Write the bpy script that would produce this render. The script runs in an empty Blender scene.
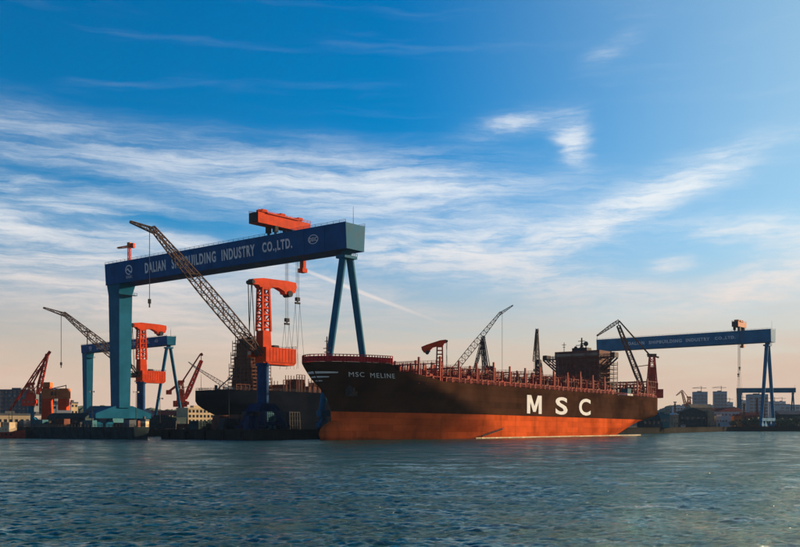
import bpy, bmesh, math, random
import numpy as np
from mathutils import Vector, Matrix
from mathutils.geometry import tessellate_polygon
random.seed(7); np.random.seed(7)
R = math.radians
scene = bpy.context.scene
C = bpy.context.collection

# ------------------------------------------------------------------ camera
F_PX, U0, VH, CAM_H = 958.0, 400.0, 424.7, 6.6        # focal length, centre column, horizon row (800 px wide picture)
cam_d = bpy.data.cameras.new('camera'); cam = bpy.data.objects.new('camera', cam_d); C.objects.link(cam)
cam.location = (0, 0, CAM_H); cam.rotation_euler = (R(90), 0, 0)
cam_d.sensor_width = 36; cam_d.lens = 36*F_PX/800; cam_d.shift_y = (VH-273.5)/800
cam_d.clip_start = 0.5; cam_d.clip_end = 20000
scene.camera = cam
scene.render.resolution_x = 1024; scene.render.resolution_y = 700
scene.view_settings.view_transform = 'Standard'; scene.view_settings.look = 'None'
scene.view_settings.exposure = 1.55; scene.view_settings.gamma = 1.0

# ------------------------------------------------------------------ sun and sky
SUN_AZ, SUN_EL = 56.0, 15.0                             # degrees right of the view direction, above the horizon
sd = Vector((math.sin(R(SUN_AZ))*math.cos(R(SUN_EL)), math.cos(R(SUN_AZ))*math.cos(R(SUN_EL)), math.sin(R(SUN_EL))))
sl = bpy.data.lights.new('sun', 'SUN'); sl.energy = 5.0; sl.angle = R(0.6); sl.color = (1.0, 0.74, 0.47)
so = bpy.data.objects.new('sun', sl); C.objects.link(so)
so.rotation_euler = (-sd).to_track_quat('-Z', 'Y').to_euler(); so.location = sd*300

world = bpy.data.worlds.new('World'); scene.world = world; world.use_nodes = True
wt = world.node_tree; wt.nodes.clear()
class NT:
    def __init__(s, t): s.t = t
    def n(s, typ, **kw):
        x = s.t.nodes.new(typ)
        for k, v in kw.items(): setattr(x, k, v)
        return x
    def lk(s, a, b): s.t.links.new(a, b)
    def sock(s, inp, v):
        if isinstance(v, bpy.types.NodeSocket): s.t.links.new(v, inp)
        else: inp.default_value = v
    def m(s, op, a, b=0.0, c=None, clamp=False):
        x = s.n('ShaderNodeMath', operation=op); x.use_clamp = clamp
        s.sock(x.inputs[0], a); s.sock(x.inputs[1], b)
        if c is not None: s.sock(x.inputs[2], c)
        return x.outputs[0]
    def mix(s, f, a, b, blend='MIX'):
        x = s.n('ShaderNodeMix', data_type='RGBA', blend_type=blend)
        s.sock(x.inputs[0], f); s.sock(x.inputs[6], a); s.sock(x.inputs[7], b)
        return x.outputs[2]
    def noise(s, vec, scale, detail=4, rough=0.55, dist=0.0):
        x = s.n('ShaderNodeTexNoise'); s.sock(x.inputs['Vector'], vec)
        x.inputs['Scale'].default_value = scale; x.inputs['Detail'].default_value = detail
        x.inputs['Roughness'].default_value = rough; x.inputs['Distortion'].default_value = dist
        return x
    def mapr(s, v, a, b, c=0.0, d=1.0):
        x = s.n('ShaderNodeMapRange'); x.interpolation_type = 'SMOOTHSTEP'
        s.sock(x.inputs[0], v)
        for i, q in enumerate((a, b, c, d)): x.inputs[i+1].default_value = q
        return x.outputs[0]
    def mapping(s, vec, loc=(0,0,0), rot=(0,0,0), scale=(1,1,1), typ='POINT'):
        x = s.n('ShaderNodeMapping', vector_type=typ); s.sock(x.inputs[0], vec)
        x.inputs['Location'].default_value = loc; x.inputs['Rotation'].default_value = rot; x.inputs['Scale'].default_value = scale
        return x.outputs[0]
def build_world():
    N = NT(wt)
    sky = N.n('ShaderNodeTexSky', sky_type='NISHITA'); sky.sun_disc = False
    sky.sun_elevation = R(SUN_EL); sky.sun_rotation = R(SUN_AZ)
    sky.altitude = 0; sky.air_density = 1.0; sky.dust_density = 0.6; sky.ozone_density = 3.0
    hs = N.n('ShaderNodeHueSaturation'); hs.inputs['Hue'].default_value = 0.502
    hs.inputs['Saturation'].default_value = 1.62; hs.inputs['Value'].default_value = 1.42
    N.lk(sky.outputs[0], hs.inputs['Color'])
    geo = N.n('ShaderNodeTexCoord')
    sep = N.n('ShaderNodeSeparateXYZ'); N.lk(geo.outputs['Generated'], sep.inputs[0])
    az = N.m('ARCTAN2', sep.outputs[0], sep.outputs[1])
    el = N.m('ARCSINE', sep.outputs[2])
    D = 180/math.pi
    azd = N.m('MULTIPLY', az, D); eld = N.m('MULTIPLY', el, D)
    cmb = N.n('ShaderNodeCombineXYZ'); N.lk(azd, cmb.inputs[0]); N.lk(eld, cmb.inputs[1])
    P = cmb.outputs[0]
    # wispy displacement of the cloud coordinates
    w1 = N.noise(N.mapping(P, scale=(0.16, 0.42, 1)), 1.0, 5, 0.6)
    off = N.n('ShaderNodeVectorMath', operation='SUBTRACT'); N.lk(w1.outputs['Color'], off.inputs[0]); off.inputs[1].default_value = (.5,.5,.5)
    sc = N.n('ShaderNodeVectorMath', operation='MULTIPLY'); N.lk(off.outputs[0], sc.inputs[0]); sc.inputs[1].default_value = (3.6, 1.3, 0)
    ad = N.n('ShaderNodeVectorMath', operation='ADD'); N.lk(P, ad.inputs[0]); N.lk(sc.outputs[0], ad.inputs[1])
    PW = ad.outputs[0]
    def ang(u, v):
        x = (u-U0)/F_PX; a = math.atan(x); return a*D, math.atan((VH-v)/F_PX*math.cos(a))*D
    def blob(vec, u, v, th, L, W, s):
        a, e = ang(u, v); k = D/F_PX
        q = N.mapping(vec, loc=(a, e, 0), rot=(0, 0, -R(th)), scale=(L*k, W*k, 1), typ='TEXTURE')
        d = N.n('ShaderNodeVectorMath', operation='DOT_PRODUCT'); N.lk(q, d.inputs[0]); N.lk(q, d.inputs[1])
        return N.m('MULTIPLY', N.m('EXPONENT', N.m('MULTIPLY', d.outputs['Value'], -1.0)), s)
    def total(vec, L):
        t = None
        for b in L:
            g = blob(vec, *b); t = g if t is None else N.m('ADD', t, g)
        return t
    g1 = [(110,160,7,250,22,.45), (420,186,3,130,24,.8), (290,172,6,160,22,.5), (110,222,13.5,190,9,1.0), (15,226,12,120,18,.8), (60,250,13,160,14,.75),
          (50,275,12,170,20,.75), (120,310,8,190,24,.55), (260,278,13,140,22,.5), (50,186,9,110,7,.6), (330,208,3,140,18,.4)]
    g2 = [(570,143,62,20,13,.95), (515,124,-12,38,9,.6), (690,182,-20,60,12,.9), (610,215,-24,90,16,.9), (490,238,-4,120,19,.85),
          (430,258,5,110,20,.8), (560,280,10,100,16,.6), (772,229,3,58,12,.9), (795,268,-16,66,18,.95), (752,288,-4,60,11,.6), (664,263,-3,18,6,.8), (620,45,-20,24,8,.25), (660,310,3,120,14,.3)]
    d1 = total(PW, g1); d2 = total(PW, g2)
    s1 = N.noise(N.mapping(PW, rot=(0,0,R(14)), scale=(0.085, 0.85, 1)), 1.0, 8, 0.62, 0.3).outputs[0]
    s2 = N.noise(N.mapping(PW, rot=(0,0,R(-18)), scale=(0.20, 0.85, 1)), 1.0, 8, 0.62, 0.3).outputs[0]
    fine = N.noise(N.mapping(PW, scale=(0.5, 1.6, 1)), 1.0, 8, 0.7).outputs[0]
    fib = N.noise(N.mapping(PW, rot=(0,0,R(14)), scale=(0.16, 3.0, 1)), 1.0, 6, 0.65, 0.2).outputs[0]
    fib2 = N.noise(N.mapping(PW, rot=(0,0,R(-20)), scale=(0.3, 3.0, 1)), 1.0, 6, 0.65, 0.2).outputs[0]
    d1 = N.m('MULTIPLY', d1, N.mapr(fib, .32, .64, .5, 1.1)); d2 = N.m('MULTIPLY', d2, N.mapr(fib2, .34, .62, .48, 1.2))
    t1 = N.m('MULTIPLY', d1, N.m('MULTIPLY', N.mapr(s1, .30, .66, .12, 1.15), N.mapr(fine, .2, .65, .55, 1.1)))
    t2 = N.m('MULTIPLY', d2, N.m('MULTIPLY', N.mapr(s2, .30, .62, .25, 1.1), N.mapr(fine, .2, .65, .5, 1.1)))
    # the same kind of thin cirrus everywhere else in the sky
    allover = N.m('MULTIPLY', N.mapr(s1, .5, .85, 0, .25), N.mapr(eld, 6, 19, 1.0, .25))
    con = blob(P, 350, 288, 20.5, 64, 2.1, 1.4)
    con = N.m('MULTIPLY', con, N.mapr(fine, .25, .6, .6, 1.0))
    dens = N.m('MAXIMUM', N.m('ADD', N.m('ADD', t1, t2), allover), con)
    dens = N.m('MULTIPLY', N.m('SUBTRACT', 1.0, N.m('EXPONENT', N.m('MULTIPLY', dens, -1.35))), .92)
    # low haze layer by the horizon, peach in the low sun
    hz = N.mapr(eld, 1.0, 11.5, 1.0, 0.0)
    hz = N.m('MULTIPLY', hz, N.mapr(s1, .2, .7, .82, 1.12)); hz = N.m('MINIMUM', hz, 0.96)
    warm = N.mapr(eld, 3, 14, 0.0, 1.0)
    ccol = N.mix(warm, (9.4, 7.2, 6.0, 1), (10.0, 10.2, 10.2, 1))
    dt = N.n('ShaderNodeVectorMath', operation='DOT_PRODUCT'); N.lk(geo.outputs['Generated'], dt.inputs[0]); dt.inputs[1].default_value = tuple(sd)
    glow = N.m('MULTIPLY', N.m('POWER', N.mapr(dt.outputs['Value'], .58, 1.1), 1.0), 1.0)
    base = N.mix(glow, hs.outputs[0], (5.4, 7.9, 8.7, 1))
    c = N.mix(hz, base, (7.4, 5.35, 4.15, 1))
    c = N.mix(dens, c, ccol)
    bg = N.n('ShaderNodeBackground'); bg.inputs['Strength'].default_value = 0.05
    c = N.mix(1.0, c, (.637, .637, .637, 1), 'MULTIPLY')
    N.lk(c, bg.inputs['Color'])
    out = N.n('ShaderNodeOutputWorld'); N.lk(bg.outputs[0], out.inputs[0])
build_world()

# ------------------------------------------------------------------ materials
def new_mat(name):
    m = bpy.data.materials.new(name); m.use_nodes = True
    return m, NT(m.node_tree), m.node_tree.nodes['Principled BSDF']
def paint(name, rgb, rough=0.5, wear=0.25, rust=0.12, scale=0.25, spec=0.015, seams=None, metal=0.0):
    m, N, b = new_mat(name); rgb = tuple(c*.68 for c in rgb)
    tc = N.n('ShaderNodeTexCoord').outputs['Object']
    n1 = N.noise(tc, scale, 6, 0.6).outputs[0]
    n2 = N.noise(N.mapping(tc, scale=(1.0, 1.0, 0.07)), scale*3.0, 5, 0.6).outputs[0]
    dark = tuple(c*(1-wear) for c in rgb)+(1,); lite = tuple(min(1, c*(1+wear*.6)+wear*.01) for c in rgb)+(1,)
    col = N.mix(N.mapr(n1, .3, .7), dark, lite)
    col = N.mix(N.m('MULTIPLY', N.mapr(n2, .52, .75), rust*2.2, clamp=True), col, (.075, .030, .012, 1))
    h = N.m('ADD', n1, N.m('MULTIPLY', n2, .6))
    if seams:
        br = N.n('ShaderNodeTexBrick'); br.offset = 0.5
        N.lk(N.mapping(tc, rot=(R(90), 0, 0)) if seams[0] == 'xz' else tc, br.inputs['Vector'])
        br.inputs['Scale'].default_value = 1.0; br.inputs['Brick Width'].default_value = seams[1]; br.inputs['Row Height'].default_value = seams[2]
        br.inputs['Mortar Size'].default_value = 0.06; br.inputs['Mortar Smooth'].default_value = 0.5
        br.inputs['Color1'].default_value = (.80,.80,.80,1); br.inputs['Color2'].default_value = (1.14,1.12,1.10,1); br.inputs['Mortar'].default_value = (.58,.55,.52,1)
        col = N.mix(1.0, col, br.outputs['Color'], 'MULTIPLY')
    N.lk(col, b.inputs['Base Color'])
    N.lk(N.mapr(n1, .2, .8, max(.05, rough-.12), min(1, rough+.15)), b.inputs['Roughness'])
    b.inputs['Specular IOR Level'].default_value = spec; b.inputs['Metallic'].default_value = metal
    bp = N.n('ShaderNodeBump'); bp.inputs['Strength'].default_value = 0.15; bp.inputs['Distance'].default_value = 0.15
    N.lk(h, bp.inputs['Height']); N.lk(bp.outputs[0], b.inputs['Normal'])
    return m
M = {}
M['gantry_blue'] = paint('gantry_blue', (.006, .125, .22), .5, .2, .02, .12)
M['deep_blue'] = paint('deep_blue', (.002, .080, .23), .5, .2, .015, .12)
M['shaded_blue'] = paint('shaded_blue', (.003, .022, .075), .5, .25, .02)  # crane blue darkened to carry the shade round the portal legs
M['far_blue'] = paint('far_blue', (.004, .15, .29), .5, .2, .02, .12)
M['crane_blue'] = paint('crane_blue', (.002, .045, .14), .5, .25, .02)
M['orange'] = paint('orange', (.66, .055, .006), .5, .22, .12)
M['tan_orange'] = paint('tan_orange', (.55, .17, .05), .55, .2, .1)
M['red_crane'] = paint('red_crane', (.62, .05, .02), .5, .25, .15)
M['white'] = paint('white', (.72, .72, .70), .5, .12, .06)
M['lettering'] = paint('lettering', (.78, .79, .78), .55, .12, .04)
M['boom_grey'] = paint('boom_grey', (.10, .062, .05), .55, .3, .2, .5)
M['boom_dark'] = paint('boom_dark', (.075, .055, .05), .55, .3, .2, .5)
M['rope'] = paint('rope', (.05, .05, .055), .6, .2, .0)
M['dark_steel'] = paint('dark_steel', (.04, .042, .046), .55, .3, .15)
M['hull_black'] = paint('hull_black', (.056, .0235, .010), .5, .4, .05, .06, .0, ('xz', 12, 2.9))
M['hull_red'] = paint('hull_red', (.66, .105, .018), .58, .34, .22, .07, .0, ('xz', 12, 2.9))
M['hull_navy'] = paint('hull_navy', (.004, .006, .011), .55, .25, .02, .08, .0, ('xz', 10, 2.6))
M['deck_red'] = paint('deck_red', (.36, .065, .04), .6, .3, .2, .4)
M['rail_red'] = paint('rail_red', (.55, .03, .035), .55, .2, .1)
M['deck'] = paint('deck', (.22, .06, .045), .7, .3, .2)
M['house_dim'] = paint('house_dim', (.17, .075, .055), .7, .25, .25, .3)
M['scaffold'] = paint('scaffold', (.20, .085, .05), .7, .3, .3, .5)
M['brown_block'] = paint('brown_block', (.17, .062, .04), .7, .3, .3, .3)
M['rubber'] = paint('rubber', (.02, .02, .021), .8, .3, .05)
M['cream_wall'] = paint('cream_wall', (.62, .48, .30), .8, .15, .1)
M['grey_wall'] = paint('grey_wall', (.12, .135, .15), .8, .2, .1)
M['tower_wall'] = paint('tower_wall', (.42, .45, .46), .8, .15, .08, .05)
M['teal_wall'] = paint('teal_wall', (.04, .13, .16), .7, .2, .12)
M['red_roof'] = paint('red_roof', (.26, .06, .045), .75, .2, .15)
M['green_shed'] = paint('green_shed', (.03, .05, .052), .75, .25, .15)
M['tan_wall'] = paint('tan_wall', (.36, .26, .16), .8, .2, .12)
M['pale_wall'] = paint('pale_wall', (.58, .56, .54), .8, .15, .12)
M['boat_red'] = paint('boat_red', (.34, .05, .03), .6, .25, .25, .5)
def glass_mat():
    m, N, b = new_mat('window_glass')
    b.inputs['Base Color'].default_value = (.015, .02, .025, 1); b.inputs['Roughness'].default_value = .12; b.inputs['Specular IOR Level'].default_value = .6
    return m
M['glass'] = glass_mat()
def concrete_mat(name, rgb):
    m, N, b = new_mat(name)
    tc = N.n('ShaderNodeTexCoord').outputs['Object']
    a = N.noise(tc, .05, 8, .65).outputs[0]; f = N.noise(tc, 1.3, 6, .6).outputs[0]
    st = N.noise(N.mapping(tc, scale=(1, 1, .05)), .6, 5, .6).outputs[0]
    col = N.mix(N.mapr(a, .3, .7), tuple(c*.6 for c in rgb)+(1,), rgb+(1,))
    col = N.mix(N.mapr(st, .5, .75, 0, .7), col, (.03, .03, .028, 1))
    N.lk(col, b.inputs['Base Color']); b.inputs['Roughness'].default_value = .9; b.inputs['Specular IOR Level'].default_value = 0.0
    bp = N.n('ShaderNodeBump'); bp.inputs['Strength'].default_value = .5; bp.inputs['Distance'].default_value = .2
    N.lk(f, bp.inputs['Height']); N.lk(bp.outputs[0], b.inputs['Normal'])
    return m
M['concrete'] = concrete_mat('quay_concrete', (.028, .026, .022))
M['ground'] = concrete_mat('yard_ground', (.07, .062, .052))
def hill_mat():
    m, N, b = new_mat('wooded_hill')
    tc = N.n('ShaderNodeTexCoord').outputs['Object']
    a = N.noise(tc, .012, 8, .7).outputs[0]; f = N.n('ShaderNodeTexVoronoi'); N.lk(tc, f.inputs['Vector']); f.inputs['Scale'].default_value = .09
    col = N.mix(N.mapr(a, .35, .65), (.014, .024, .014, 1), (.04, .05, .026, 1))
    N.lk(col, b.inputs['Base Color']); b.inputs['Roughness'].default_value = .95; b.inputs['Specular IOR Level'].default_value = .1
    bp = N.n('ShaderNodeBump'); bp.inputs['Strength'].default_value = 1; bp.inputs['Distance'].default_value = 5
    N.lk(f.outputs['Distance'], bp.inputs['Height']); N.lk(bp.outputs[0], b.inputs['Normal'])
    return m
M['hill'] = hill_mat()
def leaf_mat():
    m, N, b = new_mat('foliage')
    tc = N.n('ShaderNodeTexCoord').outputs['Object']
    a = N.noise(tc, .8, 3, .6).outputs[0]
    N.lk(N.mix(N.mapr(a, .3, .7), (.022, .04, .016, 1), (.07, .085, .03, 1)), b.inputs['Base Color']); b.inputs['Roughness'].default_value = .8
    return m
M['leaf'] = leaf_mat()
M['bark'] = paint('bark', (.07, .05, .035), .9, .3, 0)
def water_mat():
    m, N, b = new_mat('harbour_water')
    tc = N.n('ShaderNodeTexCoord').outputs['Object']
    b.inputs['Base Color'].default_value = (.003, .030, .031, 1)
    b.inputs['Roughness'].default_value = .6; b.inputs['Specular IOR Level'].default_value = 0.0
    n1 = N.noise(N.mapping(tc, rot=(0,0,R(10)), scale=(.8, 1.3, 1)), 2.4, 6, .70, .5).outputs[0]
    n2 = N.noise(N.mapping(tc, rot=(0,0,R(-16)), scale=(.6, 1.2, 1)), .9, 5, .6, .4).outputs[0]
    # cat's-paws: patches ruffled more or less by the wind, from a few metres up to the whole basin
    gust = N.noise(N.mapping(tc, rot=(0,0,R(5)), scale=(.6, 1.0, 1)), .16, 10, .78, .3).outputs[0]
    broad = N.noise(N.mapping(tc, scale=(.4, 1.0, 1)), .012, 4, .6).outputs[0]
    h = N.m('ADD', N.m('MULTIPLY', n1, .5), N.m('MULTIPLY', n2, .9))
    st = N.m('MULTIPLY', N.mapr(gust, .34, .66, .08, 1.6), N.mapr(broad, .3, .7, .55, 1.2))
    bp = N.n('ShaderNodeBump'); N.lk(st, bp.inputs['Strength']); bp.inputs['Distance'].default_value = .5
    N.lk(h, bp.inputs['Height']); N.lk(bp.outputs[0], b.inputs['Normal'])
    gl = N.n('ShaderNodeBsdfGlossy'); gl.inputs['Color'].default_value = (.88, .96, .88, 1); gl.inputs['Roughness'].default_value = .09; N.lk(bp.outputs[0], gl.inputs['Normal'])
    fr = N.n('ShaderNodeFresnel'); fr.inputs['IOR'].default_value = 1.34; N.lk(bp.outputs[0], fr.inputs['Normal'])
    mx = N.n('ShaderNodeMixShader'); N.lk(fr.outputs[0], mx.inputs[0]); N.lk(b.outputs[0], mx.inputs[1]); N.lk(gl.outputs[0], mx.inputs[2])
    N.lk(mx.outputs[0], m.node_tree.nodes['Material Output'].inputs['Surface'])
    return m
M['water'] = water_mat()

# ------------------------------------------------------------------ mesh helpers
class MB:
    def __init__(s): s.v = []; s.f = []
    def add(s, vs, fs):
        o = len(s.v); s.v += [tuple(p) for p in vs]; s.f += [tuple(i+o for i in f) for f in fs]; return s
    def box(s, x0, x1, y0, y1, z0, z1):
        vs = [(x,y,z) for z in (z0,z1) for y in (y0,y1) for x in (x0,x1)]
        return s.add(vs, [(0,2,3,1),(4,5,7,6),(0,1,5,4),(2,6,7,3),(0,4,6,2),(1,3,7,5)])
    def frustum(s, b, t):          # b, t = (x0,x1,y0,y1,z)
        vs = [(x,y,q[4]) for q in (b,t) for y in (q[2],q[3]) for x in (q[0],q[1])]
        return s.add(vs, [(0,2,3,1),(4,5,7,6),(0,1,5,4),(2,6,7,3),(0,4,6,2),(1,3,7,5)])
    def bar(s, a, b, w, h=None, n=4, w2=None):
        a = Vector(a); b = Vector(b); d = b-a
        if d.length < 1e-6: return s
        d.normalize(); up = Vector((0,0,1)) if abs(d.z) < .95 else Vector((1,0,0))
        x = d.cross(up).normalized(); y = x.cross(d)
        h = w if h is None else h; w2 = w if w2 is None else w2
        vs = []
        for p, k in ((a, 1), (b, w2/w)):
            for i in range(n):
                t = 2*math.pi*(i+.5)/n; q = 1.0 if n > 4 else 1.41421
                vs.append(p + x*(math.cos(t)*w*.5*q*k) + y*(math.sin(t)*h*.5*q*k))
        fs = [tuple(range(n))[::-1], tuple(range(n, 2*n))] + [(i, (i+1)%n, n+(i+1)%n, n+i) for i in range(n)]
        return s.add(vs, fs)
    def tube(s, a, b, d, n=10, d2=None): return s.bar(a, b, d, d, n, d2)
    def poly(s, pts, axis, c0, c1):   # extrude a 2-D outline; axis 'y': pts are (x,z); axis 'x': (y,z)
        n = len(pts)
        f = (lambda p, c: (p[0], c, p[1])) if axis == 'y' else ((lambda p, c: (c, p[0], p[1])) if axis == 'x' else (lambda p, c: (p[0], p[1], c)))
        vs = [f(p, c0) for p in pts]+[f(p, c1) for p in pts]
        fs = [tuple(range(n)), tuple(range(n, 2*n))[::-1]]+[(i, n+i, n+(i+1)%n, (i+1)%n) for i in range(n)]
        return s.add(vs, fs)
    def lattice(s, a, b, n, sec, ch, br, side=None):   # sec(t) -> (half width, half depth)
        a = Vector(a); b = Vector(b); d = (b-a).normalized()
        w = Vector(side) if side else d.cross(Vector((0,0,1))).normalized()
        u = w.cross(d).normalized()
        P = []
        for i in range(n+1):
            t = i/n; c = a.lerp(b, t); hw, hd = sec(t)
            P.append([c+w*hw*sx+u*hd*sy for sx, sy in ((1,1),(1,-1),(-1,-1),(-1,1))])
        for i in range(n):
            for k in range(4):
                s.bar(P[i][k], P[i+1][k], ch)
                k2 = (k+1) % 4
                if i % 2: s.bar(P[i][k], P[i+1][k2], br)
                else: s.bar(P[i][k2], P[i+1][k], br)
                s.bar(P[i+1][k], P[i+1][k2], br)
        return s
    def rail(s, pts, h=1.2, step=3.0, w=.12):
        for a, b in zip(pts, pts[1:]):
            a = Vector(a); b = Vector(b); n = max(1, int((b-a).length/step))
            for i in range(n+1):
                p = a.lerp(b, i/n); s.bar(p, p+Vector((0,0,h)), w)
            for q in (h, h*.5): s.bar(a+Vector((0,0,q)), b+Vector((0,0,q)), w)
        return s
    def build(s, name, mat, parent=None, smooth=False):
        me = bpy.data.meshes.new(name); me.from_pydata(s.v, [], s.f); me.validate()
        bm = bmesh.new(); bm.from_mesh(me); bmesh.ops.recalc_face_normals(bm, faces=bm.faces); bm.to_mesh(me); bm.free()
        if smooth: me.polygons.foreach_set('use_smooth', [True]*len(me.polygons))
        return link(name, me, mat, parent)
def link(name, me, mat, parent=None):
    o = bpy.data.objects.new(name, me); C.objects.link(o)
    if mat:
        if len(me.materials) == 0: me.materials.append(M[mat] if isinstance(mat, str) else mat)
    if parent: o.parent = parent
    return o
def tag(o, label, cat, group=None):
    o['label'] = label; o['category'] = cat
    if group: o['group'] = group
    return o
def thing(name, label, cat, loc=(0,0,0), rz=0.0, group=None, ry=0.0):
    o = bpy.data.objects.new(name, None); C.objects.link(o)
    o.location = loc; o.rotation_euler = (0, ry, rz); o.empty_display_size = 2
    return tag(o, label, cat, group)
def struct(o): o['kind'] = 'structure'; return o
def text_mesh(txt, fit, fn, bold=0.0, extrude=0.05):
    """lettering as a mesh: fitted into the rectangle fit=(x0,x1,y0,y1), then carried by fn(x, y, depth) onto its surface"""
    cu = bpy.data.curves.new('lettering', 'FONT'); cu.body = txt; cu.extrude = extrude; cu.offset = bold; cu.resolution_u = 4; cu.space_character = 1.22
    o = bpy.data.objects.new('lettering', cu); C.objects.link(o)
    dg = bpy.context.evaluated_depsgraph_get(); dg.update()
    me = bpy.data.meshes.new_from_object(o.evaluated_get(dg))
    bpy.data.objects.remove(o); bpy.data.curves.remove(cu)
    n = len(me.vertices); co = np.empty(n*3); me.vertices.foreach_get('co', co); co = co.reshape(-1, 3)
    lo = co.min(0); hi = co.max(0)
    x = fit[0]+(co[:,0]-lo[0])/(hi[0]-lo[0])*(fit[1]-fit[0]); y = fit[2]+(co[:,1]-lo[1])/(hi[1]-lo[1])*(fit[3]-fit[2])
    for i in range(n): me.vertices[i].co = fn(x[i], y[i], 1 if co[i,2] > 0 else 0)
    me.materials.clear()
    return me

# ------------------------------------------------------------------ ship frame: a = aft, p = to port, origin at the big ship's stem
PSI = math.atan2(.779, .627)
A = Vector((math.cos(PSI), math.sin(PSI), 0)); PT = Vector((math.sin(PSI), -math.cos(PSI), 0)); B0 = Vector((-37, 400, 0))
def P(s, w, z=0.0): return B0 + A*s + PT*w + Vector((0,0,z))
def px(u, d, z=None, v=None):
    """a direction in the picture and a distance -> a place"""
    return Vector(((u-U0)/F_PX*d, d, z if z is not None else (0.0 if v is None else CAM_H+(VH-v)/F_PX*d)))
GZ = 4.0

# ------------------------------------------------------------------ water
def make_water():
    ys = [34.0]
    while ys[-1] < 620: ys.append(ys[-1]+max(.17, (ys[-1]-100)*.0042+.17))
    ys = np.array(ys); nx = 600
    c = np.linspace(-.62, .62, nx)
    Y = np.repeat(ys[:,None], nx, 1); X = Y*c[None,:]
    sp = np.maximum(np.gradient(ys)[:,None], Y*(c[1]-c[0]))
    Z = np.zeros_like(X); rng = np.random.RandomState(3)
    for k in range(64):
        lam = .5*(1.8/.5)**rng.rand(); th = R(-90)+rng.normal()*.75
        kx, ky = 2*math.pi/lam*math.cos(th), 2*math.pi/lam*math.sin(th)
        amp = .0062*lam**.9
        fade = np.clip((lam/sp-2.2)/2.5, 0, 1)
        ph = kx*X+ky*Y+rng.rand()*6.28
        Z += amp*fade*(np.sin(ph)+.25*np.cos(2*ph))
    for k in range(26):
        lam = 3.0*(16/3.0)**rng.rand(); th = R(-90)+rng.normal()*.6
        kx, ky = 2*math.pi/lam*math.cos(th), 2*math.pi/lam*math.sin(th)
        Z += .0021*lam**.9*np.clip((lam/sp-2.2)/2.5, 0, 1)*np.sin(kx*X+ky*Y+rng.rand()*6.28)
    edge = np.minimum(np.minimum((Y-34)/6, (620-Y)/40), (.62-np.abs(c[None,:]))*Y/6); Z *= np.clip(edge, 0, 1)
    Z[0]=0; Z[-1]=0; Z[:,0]=0; Z[:,-1]=0
    V = np.stack([X, Y, Z], -1).reshape(-1, 3); ny = len(ys)
    idx = np.arange(ny*nx).reshape(ny, nx)
    Q = np.stack([idx[:-1,:-1], idx[:-1,1:], idx[1:,1:], idx[1:,:-1]], -1).reshape(-1, 4)
    n0 = len(V); o = np.array([(-2600,-300,0),(2600,-300,0),(2600,3000,0),(-2600,3000,0)], float)
    V = np.vstack([V, o]); cr = [idx[0,0], idx[0,-1], idx[-1,-1], idx[-1,0]]
    E = [(n0, n0+1, cr[1], cr[0]), (n0+1, n0+2, cr[2], cr[1]), (n0+2, n0+3, cr[3], cr[2]), (n0+3, n0, cr[0], cr[3])]
    Q = np.vstack([Q, np.array(E)])
    me = bpy.data.meshes.new('water'); me.vertices.add(len(V)); me.vertices.foreach_set('co', V.ravel())
    me.loops.add(Q.size); me.loops.foreach_set('vertex_index', Q.ravel().astype(np.int32))
    me.polygons.add(len(Q)); me.polygons.foreach_set('loop_start', np.arange(0, Q.size, 4, dtype=np.int32))
    me.polygons.foreach_set('use_smooth', np.ones(len(Q), bool)); me.update(calc_edges=True)
    struct(link('water', me, 'water'))
make_water()

# ------------------------------------------------------------------ land with the dock notch
def make_land():
    o = [P(-8,-27), P(420,-27), Vector((330,965,0)), Vector((2500,985,0)), Vector((2500,2900,0)), Vector((-2500,2900,0)), Vector((-2500,760,0)),
         Vector((-430,575,0)), P(-45,-250), P(-35,-182), P(400,-182), P(400,-85), P(-12,-85)]
    tris = tessellate_polygon([o]); n = len(o); mb = MB()
    mb.add([(p.x,p.y,GZ) for p in o], tris).build('ground', 'ground')
    g = bpy.data.objects['ground']; struct(g)
    w = MB()
    w.add([(p.x,p.y,GZ-.004) for p in o]+[(p.x,p.y,-2) for p in o], [(i,(i+1)%n,n+(i+1)%n,n+i) for i in range(n)])
    q = w.build('quay_wall', 'concrete'); struct(q)
    # coping kerb along the waterfront
    k = MB()
    for a, b in ((8,9),(7,8),(12,0),(0,1),(1,2),(2,3)):
        d = (o[b]-o[a]).normalized(); s = Vector((-d.y, d.x, 0))*.5
        k.bar(Vector((o[a].x,o[a].y,GZ+.25)), Vector((o[b].x,o[b].y,GZ+.25)), .7, .5)
    struct(k.build('quay_kerb', 'concrete'))
    return o
LAND = make_land()

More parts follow.
